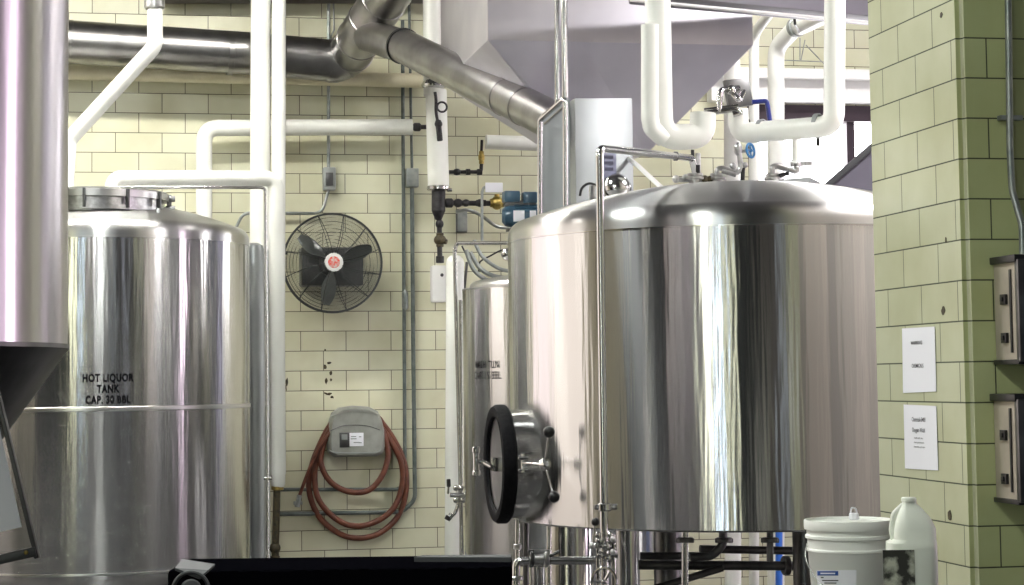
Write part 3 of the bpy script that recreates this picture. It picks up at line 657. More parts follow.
bm = B(); box(bm, P(519, 216, Y-.073), d*.035, v*.002, ZZ*.035, .001); box(bm, P(533, 214, Y-.073), d*.02, v*.002, ZZ*.022, .001); mesh('rating_plate', bm, PAPER, t)
t = thing('sample_stand', 'thin grey standpipe topped by a small white tag left of the blue motor', 'pipe', W(482, 240, .5))
bm = B(); tube(bm, [W(482, 244, .5), W(482, 192, .5), W(484, 187, .5), W(492, 187, .5)], .010, .02, 10); mesh('tube', bm, CONDUIT, t)
bm = B(); uvbox(bm, W(494, 187.5, .52), .06, .008, .033, .004); mesh('tag', bm, PAPER, t)
bm = B()
sweep(bm, smooth_path([W(456, 212, .35), W(468, 210, .35), W(482, 216, .35), W(496, 226, .35), W(510, 228, .35), W(525, 227, .4)], 6), .012, 8)
solo('power_cable', bm, CONDUIT, 'grey cable looping from the wall bracket to the blue motor', 'cable')
t = thing('wall_bracket', 'small square metal bracket on the wall right of the black tee', 'bracket', W(460, 232, .0))
bm = B(); tube(bm, [W(457, 210, .08), W(457, 232, .08), W(466, 232, .08), W(466, 210, .08), W(457, 210, .08)], .008, 0, 8); mesh('frame', bm, DARKST, t)
bm = B(); uvbox(bm, W(461.5, 222, .05), .035, .04, .07, .005); mesh('back', bm, CONDUIT, t)
t = thing('transmitter', 'small white square box beside the top of the tall white standpipe', 'box', W(438, 300, .3))
bm = B(); uvbox(bm, W(438.5, 284, .3), .052, .05, .125, .015); mesh('body', bm, WHITEF, t)
bm = B(); ball(bm, W(442, 264+11, .37), .012, 10); mesh('knob', bm, DARKST, t)
t = thing('standpipe', 'tall white standpipe between the tiled wall and the mash vessel', 'pipe', V3((P(453.5, 600, 12.4).x, 12.4, 0)))
bm = B(); q = P(453.5, 600, 12.4); tube(bm, [V3((q.x, q.y, 0)), q, P(455, 300, 12.4), P(455, 262, 12.4)], .056, 0, 24); mesh('lagging', bm, WHITEP, t)
bm = B(); p = P(455, 263, 12.4); lathe(bm, [(.056, 0), (.05, .025), (.03, .045), (0, .05)], p, (0, 0, 1), 24); mesh('cap', bm, WHITEP, t)
pipe('frame_tube', [P(463, 590, 11.7), P(454.5, 250, 11.7), P(457, 243, 11.7), P(520, 243, 11.3)], .0115, POL, 'thin polished tube bending from the standpipe across to the kettle', .05, 'tube', 12)
pipe('wash_tube', [V3((P(461.5, 560, 11.9).x, 11.9, 0)), P(461.5, 560, 11.9), P(460.5, 300, 11.9)], .012, POL, 'slim steel tube running up just right of the white standpipe', 0, 'tube', 12)
pipe('wash_pipe', [P(469, 555, 12.0), P(467, 290, 12.0)], .024, COLS, 'grey steel pipe hugging the left side of the mash vessel', 0, 'pipe', 16)
for i, pts in enumerate(([(466, 250), (474, 270), (490, 282), (505, 288), (514, 290)], [(470, 252), (480, 268), (494, 276), (514, 279)], [(474, 240), (482, 256), (498, 268), (514, 272)], [(462, 246), (470, 262), (478, 272), (480, 262), (490, 256), (503, 250), (512, 254)])):
    bm = B(); sweep(bm, smooth_path([P(x, y, 11.75+.04*i) for x, y in pts], 8), [.013, .013, .011, .005][i], 8)
    solo('steam_hose' if i < 3 else 'signal_wire', bm, CONDUIT if i < 3 else BLACK,
         ['lowest of three grey hoses sagging over the mash vessel', 'middle one of three grey hoses sagging over the mash vessel', 'topmost of three grey hoses sagging over the mash vessel', 'thin black wire wandering over the three grey hoses'][i], 'hose' if i < 3 else 'wire')
pipe('strut', [W(467, 262, .3), W(462, 310, .3)], .010, DARKST, 'thin dark strut leaning behind the standpipe top', 0, 'strut', 8)
bm = B(); ball(bm, P(507, 254, 11.2), .035, 16); cyl(bm, P(507, 254, 11.2), P(514, 252, 11.2), .02, 12); solo('sight_glass', bm, POL, 'small round steel fitting at the left rim of the kettle', 'fitting')
# sample valve beside standpipe
t = thing('sample_valve', 'small steel sample valve with black lever in front of the tall white standpipe', 'valve', P(457, 505, 11.55))
bm = B(); Y = 11.55
cyl(bm, P(450, 495, Y), P(470, 495, Y), .014, 12, .003); tube(bm, [P(458, 487, Y), P(458, 505, Y), P(455, 513, Y), P(450, 517, Y)], .011, .04, 10)
for x, y in ((456, 488), (461, 488), (456, 500), (463, 500), (466, 495)): ball(bm, P(x, y, Y), .018, 10)
cyl(bm, P(448, 519, Y), P(452, 514, Y), .016, 12, .002); tube(bm, [P(448, 494, Y), P(448.6, 485, Y)], .006, 0, 8); mesh('body', bm, POL, t)
bm = B(); cyl(bm, P(448.8, 487, Y), P(448.5, 479, Y), .012, 12, .004); cyl(bm, P(447, 520, Y), P(449, 516, Y), .018, 12, .002); mesh('lever', bm, BLACK, t)
# ---------------------------------------------------------------- grain hopper
HY = 10.6
def q_(px, py, dY=0): 
    return P(px, py, HY+dY)
hop = thing('grain_hopper', 'large steel grain hopper with tapered bottom hanging at the top centre', 'hopper', q_(620, 150))
back = -v*1.6
tlp = q_(488, 40)+ZZ*1.9; bl_ = q_(488, 40); L_ = 1.405
wdt = (hit(753, 47, bl_, v)-bl_).dot(u)
br_ = bl_+u*wdt; trp = br_+ZZ*1.9
bm = B(); prism(bm, [tlp, trp, br_, bl_], back); mesh('bin', bm, BIN, hop)
n1 = P(578, 153, 11.2); n2 = n1+u*.40; k1 = bl_+u*(wdt*.345); k2 = n1+u*.05+v*.035
bm = B(); f = [bm.verts.new(p) for p in (bl_, k1, br_, n2, k2, n1)]
bb = [bm.verts.new(p) for p in (bl_+back, br_+back, n2+back*.25, n1+back*.25)]
bm.faces.new((f[0], f[1], f[4], f[5])); bm.faces.new((f[1], f[2], f[3], f[4])); bm.faces.new((f[2], bb[1], bb[2], f[3])); bm.faces.new((bb[0], f[0], f[5], bb[3]))
bm.faces.new((bb[1], bb[0], bb[3], bb[2])); bm.faces.new((f[5], f[4], f[3], bb[2], bb[3])); bm.faces.new((f[0], bb[0], bb[1], f[2], f[1]))
mesh('taper', bm, SHEET, hop, sharp=3)
for uu, vv in ((.05, -.05), (wdt-.05, -.05), (.05, -1.55), (wdt-.05, -1.55)):
    bm = B(); cyl(bm, bl_+u*uu+v*vv+ZZ*1.85, V3(((bl_+u*uu+v*vv).x, (bl_+u*uu+v*vv).y, H)), .02, 12); mesh('hanger_rod', bm, CONDUIT, hop)
# pale rim strip of the bin is part of its skin; elevator leg below
col = thing('elevator_casing', 'upright grey steel casing below the hopper behind the kettle', 'casing', P(590, 300, 10.7))
bm = B(); a, b_ = P(570, 101, 10.45), P(627, 101, 10.56); box(bm, (a+b_)/2-ZZ*1.6, (b_-a)/2, v*.11, ZZ*1.6, .004); mesh('casing', bm, COLS, col)
a, b_, c = P(541.5, 121, 10.27), P(569, 99, 10.27), ZZ*2.6
bm = B(); prism(bm, [a, b_, V3((b_.x, b_.y, .3)), V3((a.x, a.y, .3))], V3((0, .05, 0))); mesh('side_panel', bm, COLS, col)
bm = B(); a, b_ = P(600, 153, 10.36), P(616, 153, 10.39); box(bm, (a+b_)/2-ZZ*.07, (b_-a)/2, v*.003, ZZ*.07, .001); mesh('printed_plate', bm, mat('blue_grey_plate', (.18, .19, .27), .45), col)
bm = B()
for y in (157, 163, 169): 
    a = P(608, y, 10.37); box(bm, a, u*.028, v*.002, ZZ*.008)
mesh('plate_print', bm, mat('plate_ink', (.06, .06, .1), .5), col)
bm = B(); tube(bm, [P(630, 100, 10.5), P(631, 190, 10.5)], .012); mesh('edge_tube', bm, WHITEP, col)
fr_ = thing('guard_rail', 'polished square tube guard frame in front of the steel casing', 'frame', P(553, 230, 10.2))
bm = B(); tube(bm, [P(540, 330, 10.2), P(540, 120, 10.2), P(565, 97.5, 10.05), P(566, 330, 10.05)], .014, .02, 12); tube(bm, [P(545, 124, 10.25), P(563, 108, 10.12)], .008, 0, 8); mesh('frame', bm, POL, fr_)
bm = B(); tube(bm, [P(557, -30, 10.1), P(557, 104, 10.1)], .013, 0, 12); mesh('riser', bm, POL, fr_)
bm = B(); tube(bm, [P(564, -30, 10.05), P(565, 98, 10.05)], .017, 0, 12); mesh('riser', bm, POL, fr_)

# ---------------------------------------------------------------- kettle top
t = thing('spray_line', 'polished tube rising up the kettle front and bending over onto its top', 'pipe', P(603, 585, 7.93))
bm = B(); tube(bm, [P(605, 600, 7.93), P(599.5, 148, 7.93), P(692, 158, 8.9), P(697, 181, 8.95)], .0155, .045, 16); mesh('tube', bm, POL, t)
for py in (507,):
    bm = B(); c = P(604.5, py, 7.93); cyl(bm, c-ZZ*.016, c+ZZ*.016, .028, 20, .004); box(bm, c+u*.035, u*.018, v*.008, ZZ*.012, .003); box(bm, c-u*.03, u*.012, v*.008, ZZ*.01, .003); mesh('clamp', bm, POL, t)
bm = B(); c = P(675, 156.2, 8.72); cyl(bm, c-u*.006, c+u*.012, .021, 16, .002); mesh('clamp', bm, DARKST, t)

def big_white(name, pts, r, bend, label, clamps=()):
    t = thing(name, label, 'pipe', V3(pts[0]))
    bm = B(); tube(bm, pts, r, bend, 32, 12); mesh('lagging', bm, WHITEP, t)
    for p, d in clamps:
        bm = B(); lathe(bm, [(r-.001, -.012), (r+.005, -.010), (r+.005, .010), (r-.001, .012)], p, d, 32); mesh('strap', bm, GREYB, t)
big_white('vapour_pipe', [P(657, -30, 8.9), P(660.5, 138, 8.9), P(702, 136, 8.95), P(703, 113, 8.95)], .058, .09, 'thick white U shaped pipe bend above the left half of the kettle')
bm = B(); tube(bm, [P(650, 25, 8.84), P(650, 118, 8.84), P(652, 128, 8.85), P(664, 139, 8.88)], .040, .03, 24); solo('return_pipe', bm, WHITEP, 'second white pipe strapped beside the left vertical above the kettle', 'pipe')
a, b_ = P(762, 130.5, 9.0), P(818, 125, 8.85)
big_white('vapour_pipe', [P(738, 109, 9.05), P(739, 133.5, 9.05), P(834, 126, 8.8), P(835, -30, 8.8)], .047, .07, 'thick white pipe bend running level then up above the right half of the kettle',
          ((a, (b_-a).normalized()), (b_, (b_-a).normalized())))
bm = B(); tube(bm, [P(818, 131, 8.85), P(818, 146, 8.85)], .009); solo('hanger_bolt', bm, BLACK, 'short black bolt hanging under the right white pipe bend', 'bolt')
# pump head between the two bends
t = thing('tube_manifold', 'steel plate with polished bent tubes held between the two white pipe bends', 'manifold', P(726, 110, 9.0))
c = P(738, 93, 9.15); tl_ = math.radians(-9)
ex = V3((math.cos(tl_), .3, -math.sin(tl_))).normalized(); ez = V3((math.sin(tl_), 0, math.cos(tl_)))
bm = B(); box(bm, c, ex*.062, ex.cross(ez)*.012, ez*.066, .004); mesh('plate', bm, DARKST, t)
bm = B(); tube(bm, [P(719, 112, 9.0), P(720, 90, 9.0), P(738, 88, 9.1)], .014, .04, 14); tube(bm, [P(731, 91, 9.05), P(739, 101, 8.98), P(743, 92, 9.1)], .014, .02, 14); ball(bm, P(731, 90, 9.03), .024, 18)
tube(bm, [P(704, 113.5, 9.0), P(736, 109, 9.0), P(741, 114, 9.0)], .013, .03, 12); tube(bm, [P(704, 110, 9.0), P(738, 105.5, 9.0)], .008, 0, 10); cyl(bm, P(742, 112, 9.0), P(733, 115, 9.0), .012, 12)
mesh('tubes', bm, POL, t)
bm = B(); tube(bm, [P(748, 120, 9.05), P(752, 130, 9.0), P(762, 128, 8.98), P(780, 125, 8.95)], .008, .02, 10); mesh('clamp', bm, POL, t)
bm = B(); tube(bm, [P(752, 102, 9.1), P(767, 101, 9.1), P(770, 122, 9.1)], .011, .012, 12); solo('lever_handle', bm, DBLUE, 'dark blue bent lever handle behind the right white pipe bend', 'handle')
# valves on the dome
def ferrule(bm, px, py, Y, r=.03):
    c = P(px, py, Y); cyl(bm, c-ZZ*.07, c+ZZ*.0, r*.6, 16); cyl(bm, c-ZZ*.0, c+ZZ*.014, r, 20, .003); cyl(bm, c+ZZ*.014, c+ZZ*.03, r*.8, 20, .003)
t = thing('spray_valve', 'steel valve with black lever where the thin tube meets the kettle top', 'valve', P(695, 183, 8.95))
bm = B(); ferrule(bm, 695, 180, 8.95, .045); cyl(bm, P(698, 176, 8.93), P(698, 153, 8.93), .012, 14, .003); cyl(bm, P(676, 179.5, 8.95), P(712, 180, 8.95), .012, 12); ball(bm, P(676, 179, 8.95), .018, 12); ball(bm, P(686, 178, 8.95), .018, 12); mesh('body', bm, CAST, t)
bm = B(); tube(bm, [P(692.5, 150, 8.93), P(693, 160, 8.93)], .008); tube(bm, [P(698.5, 165, 8.91), P(698.5, 173, 8.91)], .007); mesh('lever', bm, BLACK, t)
bm = B(); ball(bm, P(705, 179, 8.94), .017, 12); ball(bm, P(710, 179, 8.94), .015, 12); mesh('union', bm, RUST, t)
t = thing('angle_valve', 'steel angle valve with blue handwheel standing on the kettle top', 'valve', P(740, 182, 8.98))
bm = B(); ferrule(bm, 717, 180, 8.95, .038); tube(bm, [P(717, 178, 8.95), P(717, 169, 8.95), P(722, 168, 8.95), P(738, 173, 8.95), P(741, 167, 8.95), P(739, 152, 8.95)], .012, .02, 14)
ball(bm, P(738, 149, 8.95), .02, 14, 1.6); ball(bm, P(733, 166, 8.95), .016, 12); ball(bm, P(745, 165, 8.95), .014, 12); tube(bm, [P(739, 152, 8.95), P(750, 150, 8.95)], .009, 0, 10); tube(bm, [P(722, 171, 8.92), P(736, 175, 8.92)], .011, 0, 10); mesh('body', bm, CAST, t)
bm = B(); w0 = P(750.5, 150.5, 8.95); wn_ = V3((.75, -.6, .1)).normalized(); wx, wy = frame(wn_)
sweep(bm, [w0+wx*(.032*math.cos(2*PI*k/24))+wy*(.032*math.sin(2*PI*k/24)) for k in range(24)], .0055, 8, closed=True)
for k in range(4): tube(bm, [w0, w0+wx*(.032*math.cos(PI*k/2))+wy*(.032*math.sin(PI*k/2))], .004, 0, 6)
ball(bm, w0, .010, 10); mesh('handwheel', bm, HBLUE, t)
bm = B(); tube(bm, [P(743, 168, 8.95), P(742.5, 181, 8.95)], .010, 0, 10); mesh('lever', bm, BLACK, t)
t = thing('relief_valve', 'steel relief line with small side valve on the right of the kettle top', 'valve', P(773, 182, 9.0))
bm = B(); ferrule(bm, 773, 180, 9.0, .042); tube(bm, [P(772, 178, 9.0), P(772, 167, 9.0), P(777, 165.5, 9.0), P(797, 172, 9.0), P(797, 166, 9.0)], .014, .02, 14)
cyl(bm, P(790, 164, 9.0), P(804, 164, 9.0), .013, 12, .003); ball(bm, P(797, 164, 9.0), .021, 12); ball(bm, P(806, 163.5, 9.0), .012, 10); cyl(bm, P(805, 163.5, 9.0), P(812, 163.5, 9.0), .012, 10, .002); mesh('body', bm, CAST, t)
bm = B(); tube(bm, [P(796.5, 164, 9.0), P(796.5, 128, 9.02)], .020, 0, 18); mesh('lagged_riser', bm, WHITEP, t)
bm = B(); tube(bm, [P(779, 176, 8.97), P(789, 173, 8.97)], .010, 0, 10); mesh('lever', bm, BLACK, t)
bm = B(); sweep(bm, [P(782, 168, 9.1), P(815, 141, 9.2)], .003, 6); solo('stay_wire', bm, CONDUIT, 'thin stay wire rising to the right above the relief line', 'wire')
t = thing('floodlight', 'round steel tank light on the left slope of the kettle top', 'light', P(617, 197, 8.9))
bm = B(); c = P(617, 187, 8.9); lathe(bm, [(.02, -.06), (.05, -.045), (.06, -.02), (.062, 0), (.058, .015), (.05, .03), (.03, .045), (0, .05)], c, V3((.1, -.8, .45)), 32)
lathe(bm, [(.062, -.004), (.066, 0), (.062, .004)], c, V3((.1, -.8, .45)), 32); mesh('head', bm, POL, t)
bm = B(); cyl(bm, c-ZZ*.11, c-ZZ*.05, .012, 12); box(bm, P(592, 191, 8.9)-ZZ*.02, u*.012, v*.01, ZZ*.045, .003); mesh('bracket', bm, CAST, t)
bm = B(); sweep(bm, smooth_path([P(580, 196, 8.92), P(582, 188, 8.92), P(589, 183.5, 8.92), P(597, 186, 8.92), P(602, 193, 8.92)], 6), .006, 8); mesh('cable', bm, BLACK, t)
pipe('loose_rod', [P(628, 158, 10.47), P(637, 165, 10.2), P(664, 190, 9.3)], .012, WHITEF, 'white rod slanting down behind the kettle top', 0, 'rod', 12)

# ---------------------------------------------------------------- background right
pipe('back_riser', [P(776, 600, 13.6), P(776, 48, 13.6), P(793, 30, 13.4), P(840, 8, 12.6), P(900, -22, 11.8)], .058, WHITEP, 'white pipe rising by the back window and bending up to the right', .12)
bm = B(); c = P(797, 27, 13.3); lathe(bm, [(.058, -.03), (.068, -.025), (.068, .025), (.058, .03)], c, P(840, 8, 12.6)-P(793, 30, 13.4), 24)
solo('pipe_clamp', bm, GREYB, 'grey clamp round the slanting white pipe near the top right', 'clamp')
pipe('back_riser', [P(754, 600, 13.3), P(754, 34, 13.3), P(772, 10, 13.0), P(790, -20, 12.8)], .034, WHITEP, 'slim white pipe just left of the back window', .1)
pipe('back_riser', [P(733, 600, 12.6), P(732, 60, 12.6)], .052, WHITEP, 'white pipe behind the steel pump plate', 0)
bm = B(); a, b_ = P(630, -14, 9.9), P(905, 12, 10.9); box(bm, (a+b_)/2+ZZ*.0, (b_-a)/2, V3((0, 1, 0))*.14, ZZ*.068, .01)
od = solo('overhead_duct', bm, mat('grey_painted_duct', (.2, .19, .22), .5), 'flat grey duct crossing the very top right corner', 'duct')
bm = B(); a, b_ = P(630, 0, 9.74), P(905, 26, 10.74); box(bm, (a+b_)/2, (b_-a)/2, V3((0, 1, 0))*.02, ZZ*.006, .002)
for w_ in bm.verts: w_.co -= od.location
fl = mesh('flange', bm, WHITEF); fl.parent = od
bm = B(); tube(bm, [P(794.5, 17, 11.5), P(795, 24, 11.5), P(799, 32, 13.2)], .008, .01, 8); solo('hanger_strap', bm, BLACK, 'short black hanger strap under the flat grey duct', 'strap')
bm = B()
for pts in ([(800, 38), (800, 60)], [(805, 40), (801, 60)], [(806, 45), (826, 66)], [(780, 60), (828, 62)]):
    tube(bm, [W(x, y, .08) for x, y in pts], .004, 0, 6)
solo('hanger_wire', bm, CONDUIT, 'thin crossing hanger wires on the tiles above the back window', 'wire')
mh = thing('mill_hopper', 'dark grey slanted sheet metal hopper in front of the back window', 'hopper', V3((P(900, 300, 11.3).x, 11.3, 0)))
bm = B(); a = [P(826, 189, 10.9), P(884, 139, 10.9), P(960, 150, 10.9), P(960, 300, 10.9), P(850, 300, 10.9)]; prism(bm, a, V3((.2, .8, 0))); mesh('body', bm, mat('grey_painted_hopper', (.13, .12, .16), .5), mh)
bm = B(); a, b_ = P(824, 188, 10.88), P(884, 136, 10.88); box(bm, (a+b_)/2, (b_-a)/2, V3((0, 1, 0))*.03, (b_-a).normalized().cross(V3((0, 1, 0)))*.016, .002); mesh('rim', bm, FLANGE, mh)
for px, Y in ((880, 11.0), (950, 11.0), (890, 11.6), (955, 11.6)):
    p = P(px, 298, Y); bm = B(); cyl(bm, V3((p.x, p.y, 0)), p, .03, 12); mesh('leg', bm, DARKST, mh)
jcv = thing('junction_cover', 'low grey metal cover just behind the right of the kettle top', 'cover', V3((P(792, 190, 10.5).x, 10.5, 0)))
bm = B(); prism(bm, [P(774, 184, 10.4), P(779, 179.5, 10.4), P(810, 177, 10.4), P(811, 196, 10.4), P(775, 196, 10.4)], V3((.1, .3, 0))); mesh('body', bm, GREYB, jcv)
bm = B(); p = P(793, 194, 10.55); cyl(bm, V3((p.x, p.y, 0)), p, .025, 14); mesh('post', bm, DARKST, jcv)
# pale panels below the kettle line
bm = B()
for px in (664, ): pass
bm.free()
pipe('blue_drum_hose', [V3((P(779, 600, 11.6).x, 11.6, 0)), P(779, 600, 11.6), P(779, 525, 11.6)], .021, mat('bright_blue', (.05, .2, .75), .35), 'bright blue upright pipe behind the pipework under the kettle')

# ---------------------------------------------------------------- pipework under the kettle
def valve_flange(bm, p, d, r, t_=.012): d = V3(d).normalized(); cyl(bm, V3(p)-d*t_, V3(p)+d*t_, r, 20, .003)
t = thing('outlet_manifold', 'polished outlet pipe with elbow and clamps below the left of the kettle', 'pipe', P(560, 575, 8.0))
Y = 8.0
bm = B(); tube(bm, [P(516, 588, Y), P(516.5, 561, Y), P(528, 560.5, Y), P(612, 560.5, Y)], .0165, .045, 18); mesh('tube', bm, POL, t)
for px, r in ((531, .034), (546, .034)):
    bm = B(); valve_flange(bm, P(px, 559, Y), u, r, .008); box(bm, P(px, 551.5, Y), u*.014, v*.012, ZZ*.007, .003); mesh('clamp', bm, DARKST if px == 531 else CAST, t)
bm = B(); cyl(bm, P(533, 558.5, Y), P(545, 558.5, Y), .024, 18, .004); box(bm, P(539, 552, Y), u*.022, v*.015, ZZ*.009, .004); mesh('valve_body', bm, CAST, t)
bm = B(); tube(bm, [P(548, 557, Y), P(560, 551, Y)], [.007, .007][0], 0, 8); mesh('lever', bm, BLACK, t)
bm = B(); valve_flange(bm, P(516, 578, Y), ZZ, .03, .008); mesh('lower_clamp', bm, CAST, t)
for px, y0, y1, r, Y, m_, lb in ((517.5, 520, 600, .010, 8.5, POL, 'thin polished drain tube left of the manway bottom'), (526, 523, 600, .014, 9.3, DARKST, 'dark pipe just right of the thin drain tube'), (549, 526, 600, .010, 8.3, POL, 'thin polished tube left of the thick kettle leg')):
    t = thing('drain_tube', lb, 'tube', P(px, y1, Y)); bm = B(); tube(bm, [P(px, y1, Y), P(px, y0, Y)], r, 0, 12); mesh('tube', bm, m_, t)
    if r == .010 and px < 520: bm = B(); cyl(bm, P(px, 549, Y), P(px, 544, Y), .018, 14, .003); mesh('clamp', bm, CAST, t)
# control cluster on the spray line foot
t = thing('valve_cluster', 'steel valve cluster with black knob at the foot of the thin kettle tube', 'valve', P(606, 560, 7.9))
Y = 7.88; bm = B()
for x, y, r in ((598, 535, .014), (610, 535, .014), (599, 541, .016), (612, 540, .018), (606, 546, .02), (596, 546, .012), (613, 552, .017), (600, 555, .015), (608, 558, .016)): ball(bm, P(x, y, Y), r, 12)
cyl(bm, P(594, 546, Y), P(616, 546, Y), .009, 12); cyl(bm, P(596, 556, Y), P(618, 556, Y), .010, 12); tube(bm, [P(613, 535, Y), P(614, 590, Y)], .010); tube(bm, [P(598, 533, Y), P(598, 590, Y), V3((P(598, 590, Y).x, Y, 0))], .008)
mesh('body', bm, POL, t)
bm = B(); tube(bm, [P(595, 524, 7.86), P(593.5, 545, 7.86)], .004, 0, 8); mesh('spindle', bm, POL, t)
bm = B(); ball(bm, P(595.5, 522, 7.86), .0165, 18); mesh('knob', bm, BLACK, t)
bm = B(); ball(bm, P(592, 546, 7.86), .012, 14, 1.3); mesh('side_knob', bm, CAST, t)
bm = B(); ball(bm, P(613, 539, 7.84), .012, 14); ball(bm, P(613, 552, 7.84), .012, 14); mesh('end_cap', bm, CAST, t)
bm = B(); w0 = P(604, 582, 7.84); wn_ = V3((-.55, -.8, .1)).normalized(); wx, wy = frame(wn_)
sweep(bm, [w0+wx*(.055*math.cos(2*PI*k/32))+wy*(.055*math.sin(2*PI*k/32)) for k in range(32)], .006, 8, closed=True)
for k in range(3): tube(bm, [w0, w0+wx*(.055*math.cos(2*PI*k/3))+wy*(.055*math.sin(2*PI*k/3))], .005, 0, 6)
ball(bm, w0, .012, 10); tube(bm, [w0, P(608, 575, 7.88)], .006, 0, 8); mesh('handwheel', bm, POL, t)
for i, (a, b_, r, lb) in enumerate((((638, 565, 8.6), (806, 566, 8.7), .020, 'lower dark level pipe crossing under the kettle'), ((700, 549, 9.1), (806, 551, 9.2), .018, 'upper dark level pipe crossing under the kettle'), ((640, 556, 9.3), (700, 556, 9.3), .018, 'short dark level pipe below the left of the kettle'), ((650, 590, 8.5), (722, 568, 8.6), .016, 'slanting dark pipe below the middle of the kettle'))):
    bm = B(); tube(bm, [P(*a), P(*b_)], r, 0, 16)
    if i == 0:
        for px in (786,): valve_flange(bm, P(px, 565.5, 8.7), u, .042, .014)
    solo('process_pipe', bm, DARKST, lb, 'pipe')
for i, (px, y1, Y, lb) in enumerate(((685, 600, 8.3, 'left one of three short outlet stubs under the kettle'), (724, 556, 8.5, 'curved middle one of three short outlet stubs under the kettle'), (770, 562, 8.3, 'right one of three short outlet stubs under the kettle'))):
    t = thing('outlet_stub', lb, 'pipe', P(px, 548, Y))
    bm = B()
    if i == 1: tube(bm, [P(723, 526, Y), P(723, 545, Y), P(712, 556, Y), P(690, 557, Y)], .018, .05, 16)
    else: tube(bm, [P(px, 526, Y), P(px, y1, Y)], .014, 0, 16)
    mesh('tube', bm, DARKST if i else POL, t)
    bm = B(); valve_flange(bm, P(px, 540, Y), ZZ, .034, .010); cyl(bm, P(px-9, 540.5, Y), P(px+9, 540.5, Y), .010, 10, .002); mesh('clamp', bm, DARKST, t)
bm = B(); valve_flange(bm, P(800, 540, 8.6), u, .035); tube(bm, [P(801, 530, 8.6), P(801, 600, 8.6)], .018); solo('down_pipe', bm, DARKST, 'dark upright pipe just left of the white bucket', 'pipe')

# ---------------------------------------------------------------- bucket, jug and their bench
TB = .88
bn = thing('work_bench', 'steel bench under the white bucket and jug just below the frame', 'bench', (1.1, 6.5, 0))
bc = P(845, 380, 6.55); jc = P(907, 380, 5.95)
bm = B(); box(bm, V3((1.15, 6.22, TB-.02)), V3((.32, 0, 0)), V3((0, .55, 0)), ZZ*.02, .004); mesh('bench_top', bm, DARKST, bn)
for sx in (-.28, .28):
    for sy in (-.5, .5): bm = B(); cyl(bm, V3((1.15+sx, 6.22+sy, 0)), V3((1.15+sx, 6.22+sy, TB-.04)), .02, 16, .002); mesh('leg', bm, DARKST, bn)
k = 6.55/2000; rb = 43.5*k; zt = P(847, 521.5, 6.45).z
bk = thing('bucket', 'white lidded plastic bucket in front of the kettle at the lower right', 'bucket', (bc.x, 6.55, TB))
h = zt-TB
bm = B(); lathe(bm, [(0, 0), (rb*.83, 0), (rb*.86, .005), (rb*.93, h-.105), (rb*.96, h-.10), (rb*.96, h-.094), (rb*.935, h-.09), (rb*.94, h-.062), (rb*.985, h-.058), (rb*.985, h-.05), (rb*.95, h-.046), (rb*.955, h-.022)], (bc.x, 6.55, TB), (0, 0, 1), 72); mesh('body', bm, BUCKET, bk)
bm = B(); lathe(bm, [(rb*.955, h-.03), (rb*1.0, h-.03), (rb*1.01, h-.022), (rb*1.01, h-.004), (rb*1.0, h), (rb*.96, h), (rb*.94, h-.008), (0, h-.008)], (bc.x, 6.55, TB), (0, 0, 1), 72); ld = mesh('lid', bm, BUCKET, bk)
bm = B(); c = P(854, 518, 6.5); cyl(bm, c-ZZ*.006, c+ZZ*.016, .016, 20, .003); tube(bm, [c+ZZ*.012-u*.012, c+ZZ*.034-u*.008, c+ZZ*.032+u*.006, c+ZZ*.014+u*.012], .0025, .006, 8); mesh('spout', bm, PAPER, ld)
bm = B(); pl = [V3((bc.x-rb*.97, 6.55-.02, zt-.075))]; 
for a in range(-80, 81, 16):
    an = math.radians(a); pl.append(V3((bc.x+rb*1.05*math.sin(an), 6.55-rb*1.05*math.cos(an)-.01, zt-.075-.165*math.cos(an)**.8)))
pl.append(V3((bc.x+rb*.97, 6.55-.02, zt-.07))); sweep(bm, smooth_path(pl, 4), .0022, 8); mesh('bail_handle', bm, CONDUIT, bk)
bm = B()
def on_b(px, py, e=.003):
    p = P(px, py, 6.4); an = math.asin(max(-1, min(1, (P(px, py, 6.55-rb).x-bc.x)/rb))); hgt = P(px, py, 6.55-rb*.9*math.cos(an)).z
    rr2 = rb*(.86+.07*(hgt-TB)/(h-.1))+e; return V3((bc.x+rr2*math.sin(an), 6.55-rr2*math.cos(an), hgt))
def patch(bm, x0, x1, y0, y1, e):
    g = [[bm.verts.new(on_b(x0+(x1-x0)*i/6, y, e)) for i in range(7)] for y in (y0, y1)]
    for i in range(6): bm.faces.new((g[0][i], g[0][i+1], g[1][i+1], g[1][i]))
patch(bm, 817, 857, 570, 592, .002); pl_ = mesh('label_sheet', bm, PAPER, bk)
bm = B(); patch(bm, 818, 838, 571, 575.5, .0035); mesh('blue_band', bm, BLUELAB, bk)
bm = B(); patch(bm, 821, 835, 572.6, 574, .0045); mesh('band_print', bm, PAPER, bk)
bm = B(); 
for x0, x1, y in ((821, 823.5, 577), (822, 838, 580), (824, 836, 582.5)): patch(bm, x0, x1, y, y+1, .0035)
mesh('label_print', bm, INK, bk)
jg = thing('jug', 'translucent white plastic jug with torn dirty label right of the bucket', 'jug', (jc.x, 5.95, TB))
kj = 5.95/2000; zj = lambda y: P(907, y, 5.95).z
rj = 24.3*kj
def oct_(r, z, dx=0, sq=.85):
    return [V3((jc.x+dx+r*math.copysign(abs(math.cos(a))**.55, math.cos(a)), 5.95+r*sq*math.copysign(abs(math.sin(a))**.55, math.sin(a)), z)) for a in [2*PI*k/32 for k in range(32)]]
bm = B(); rg = []
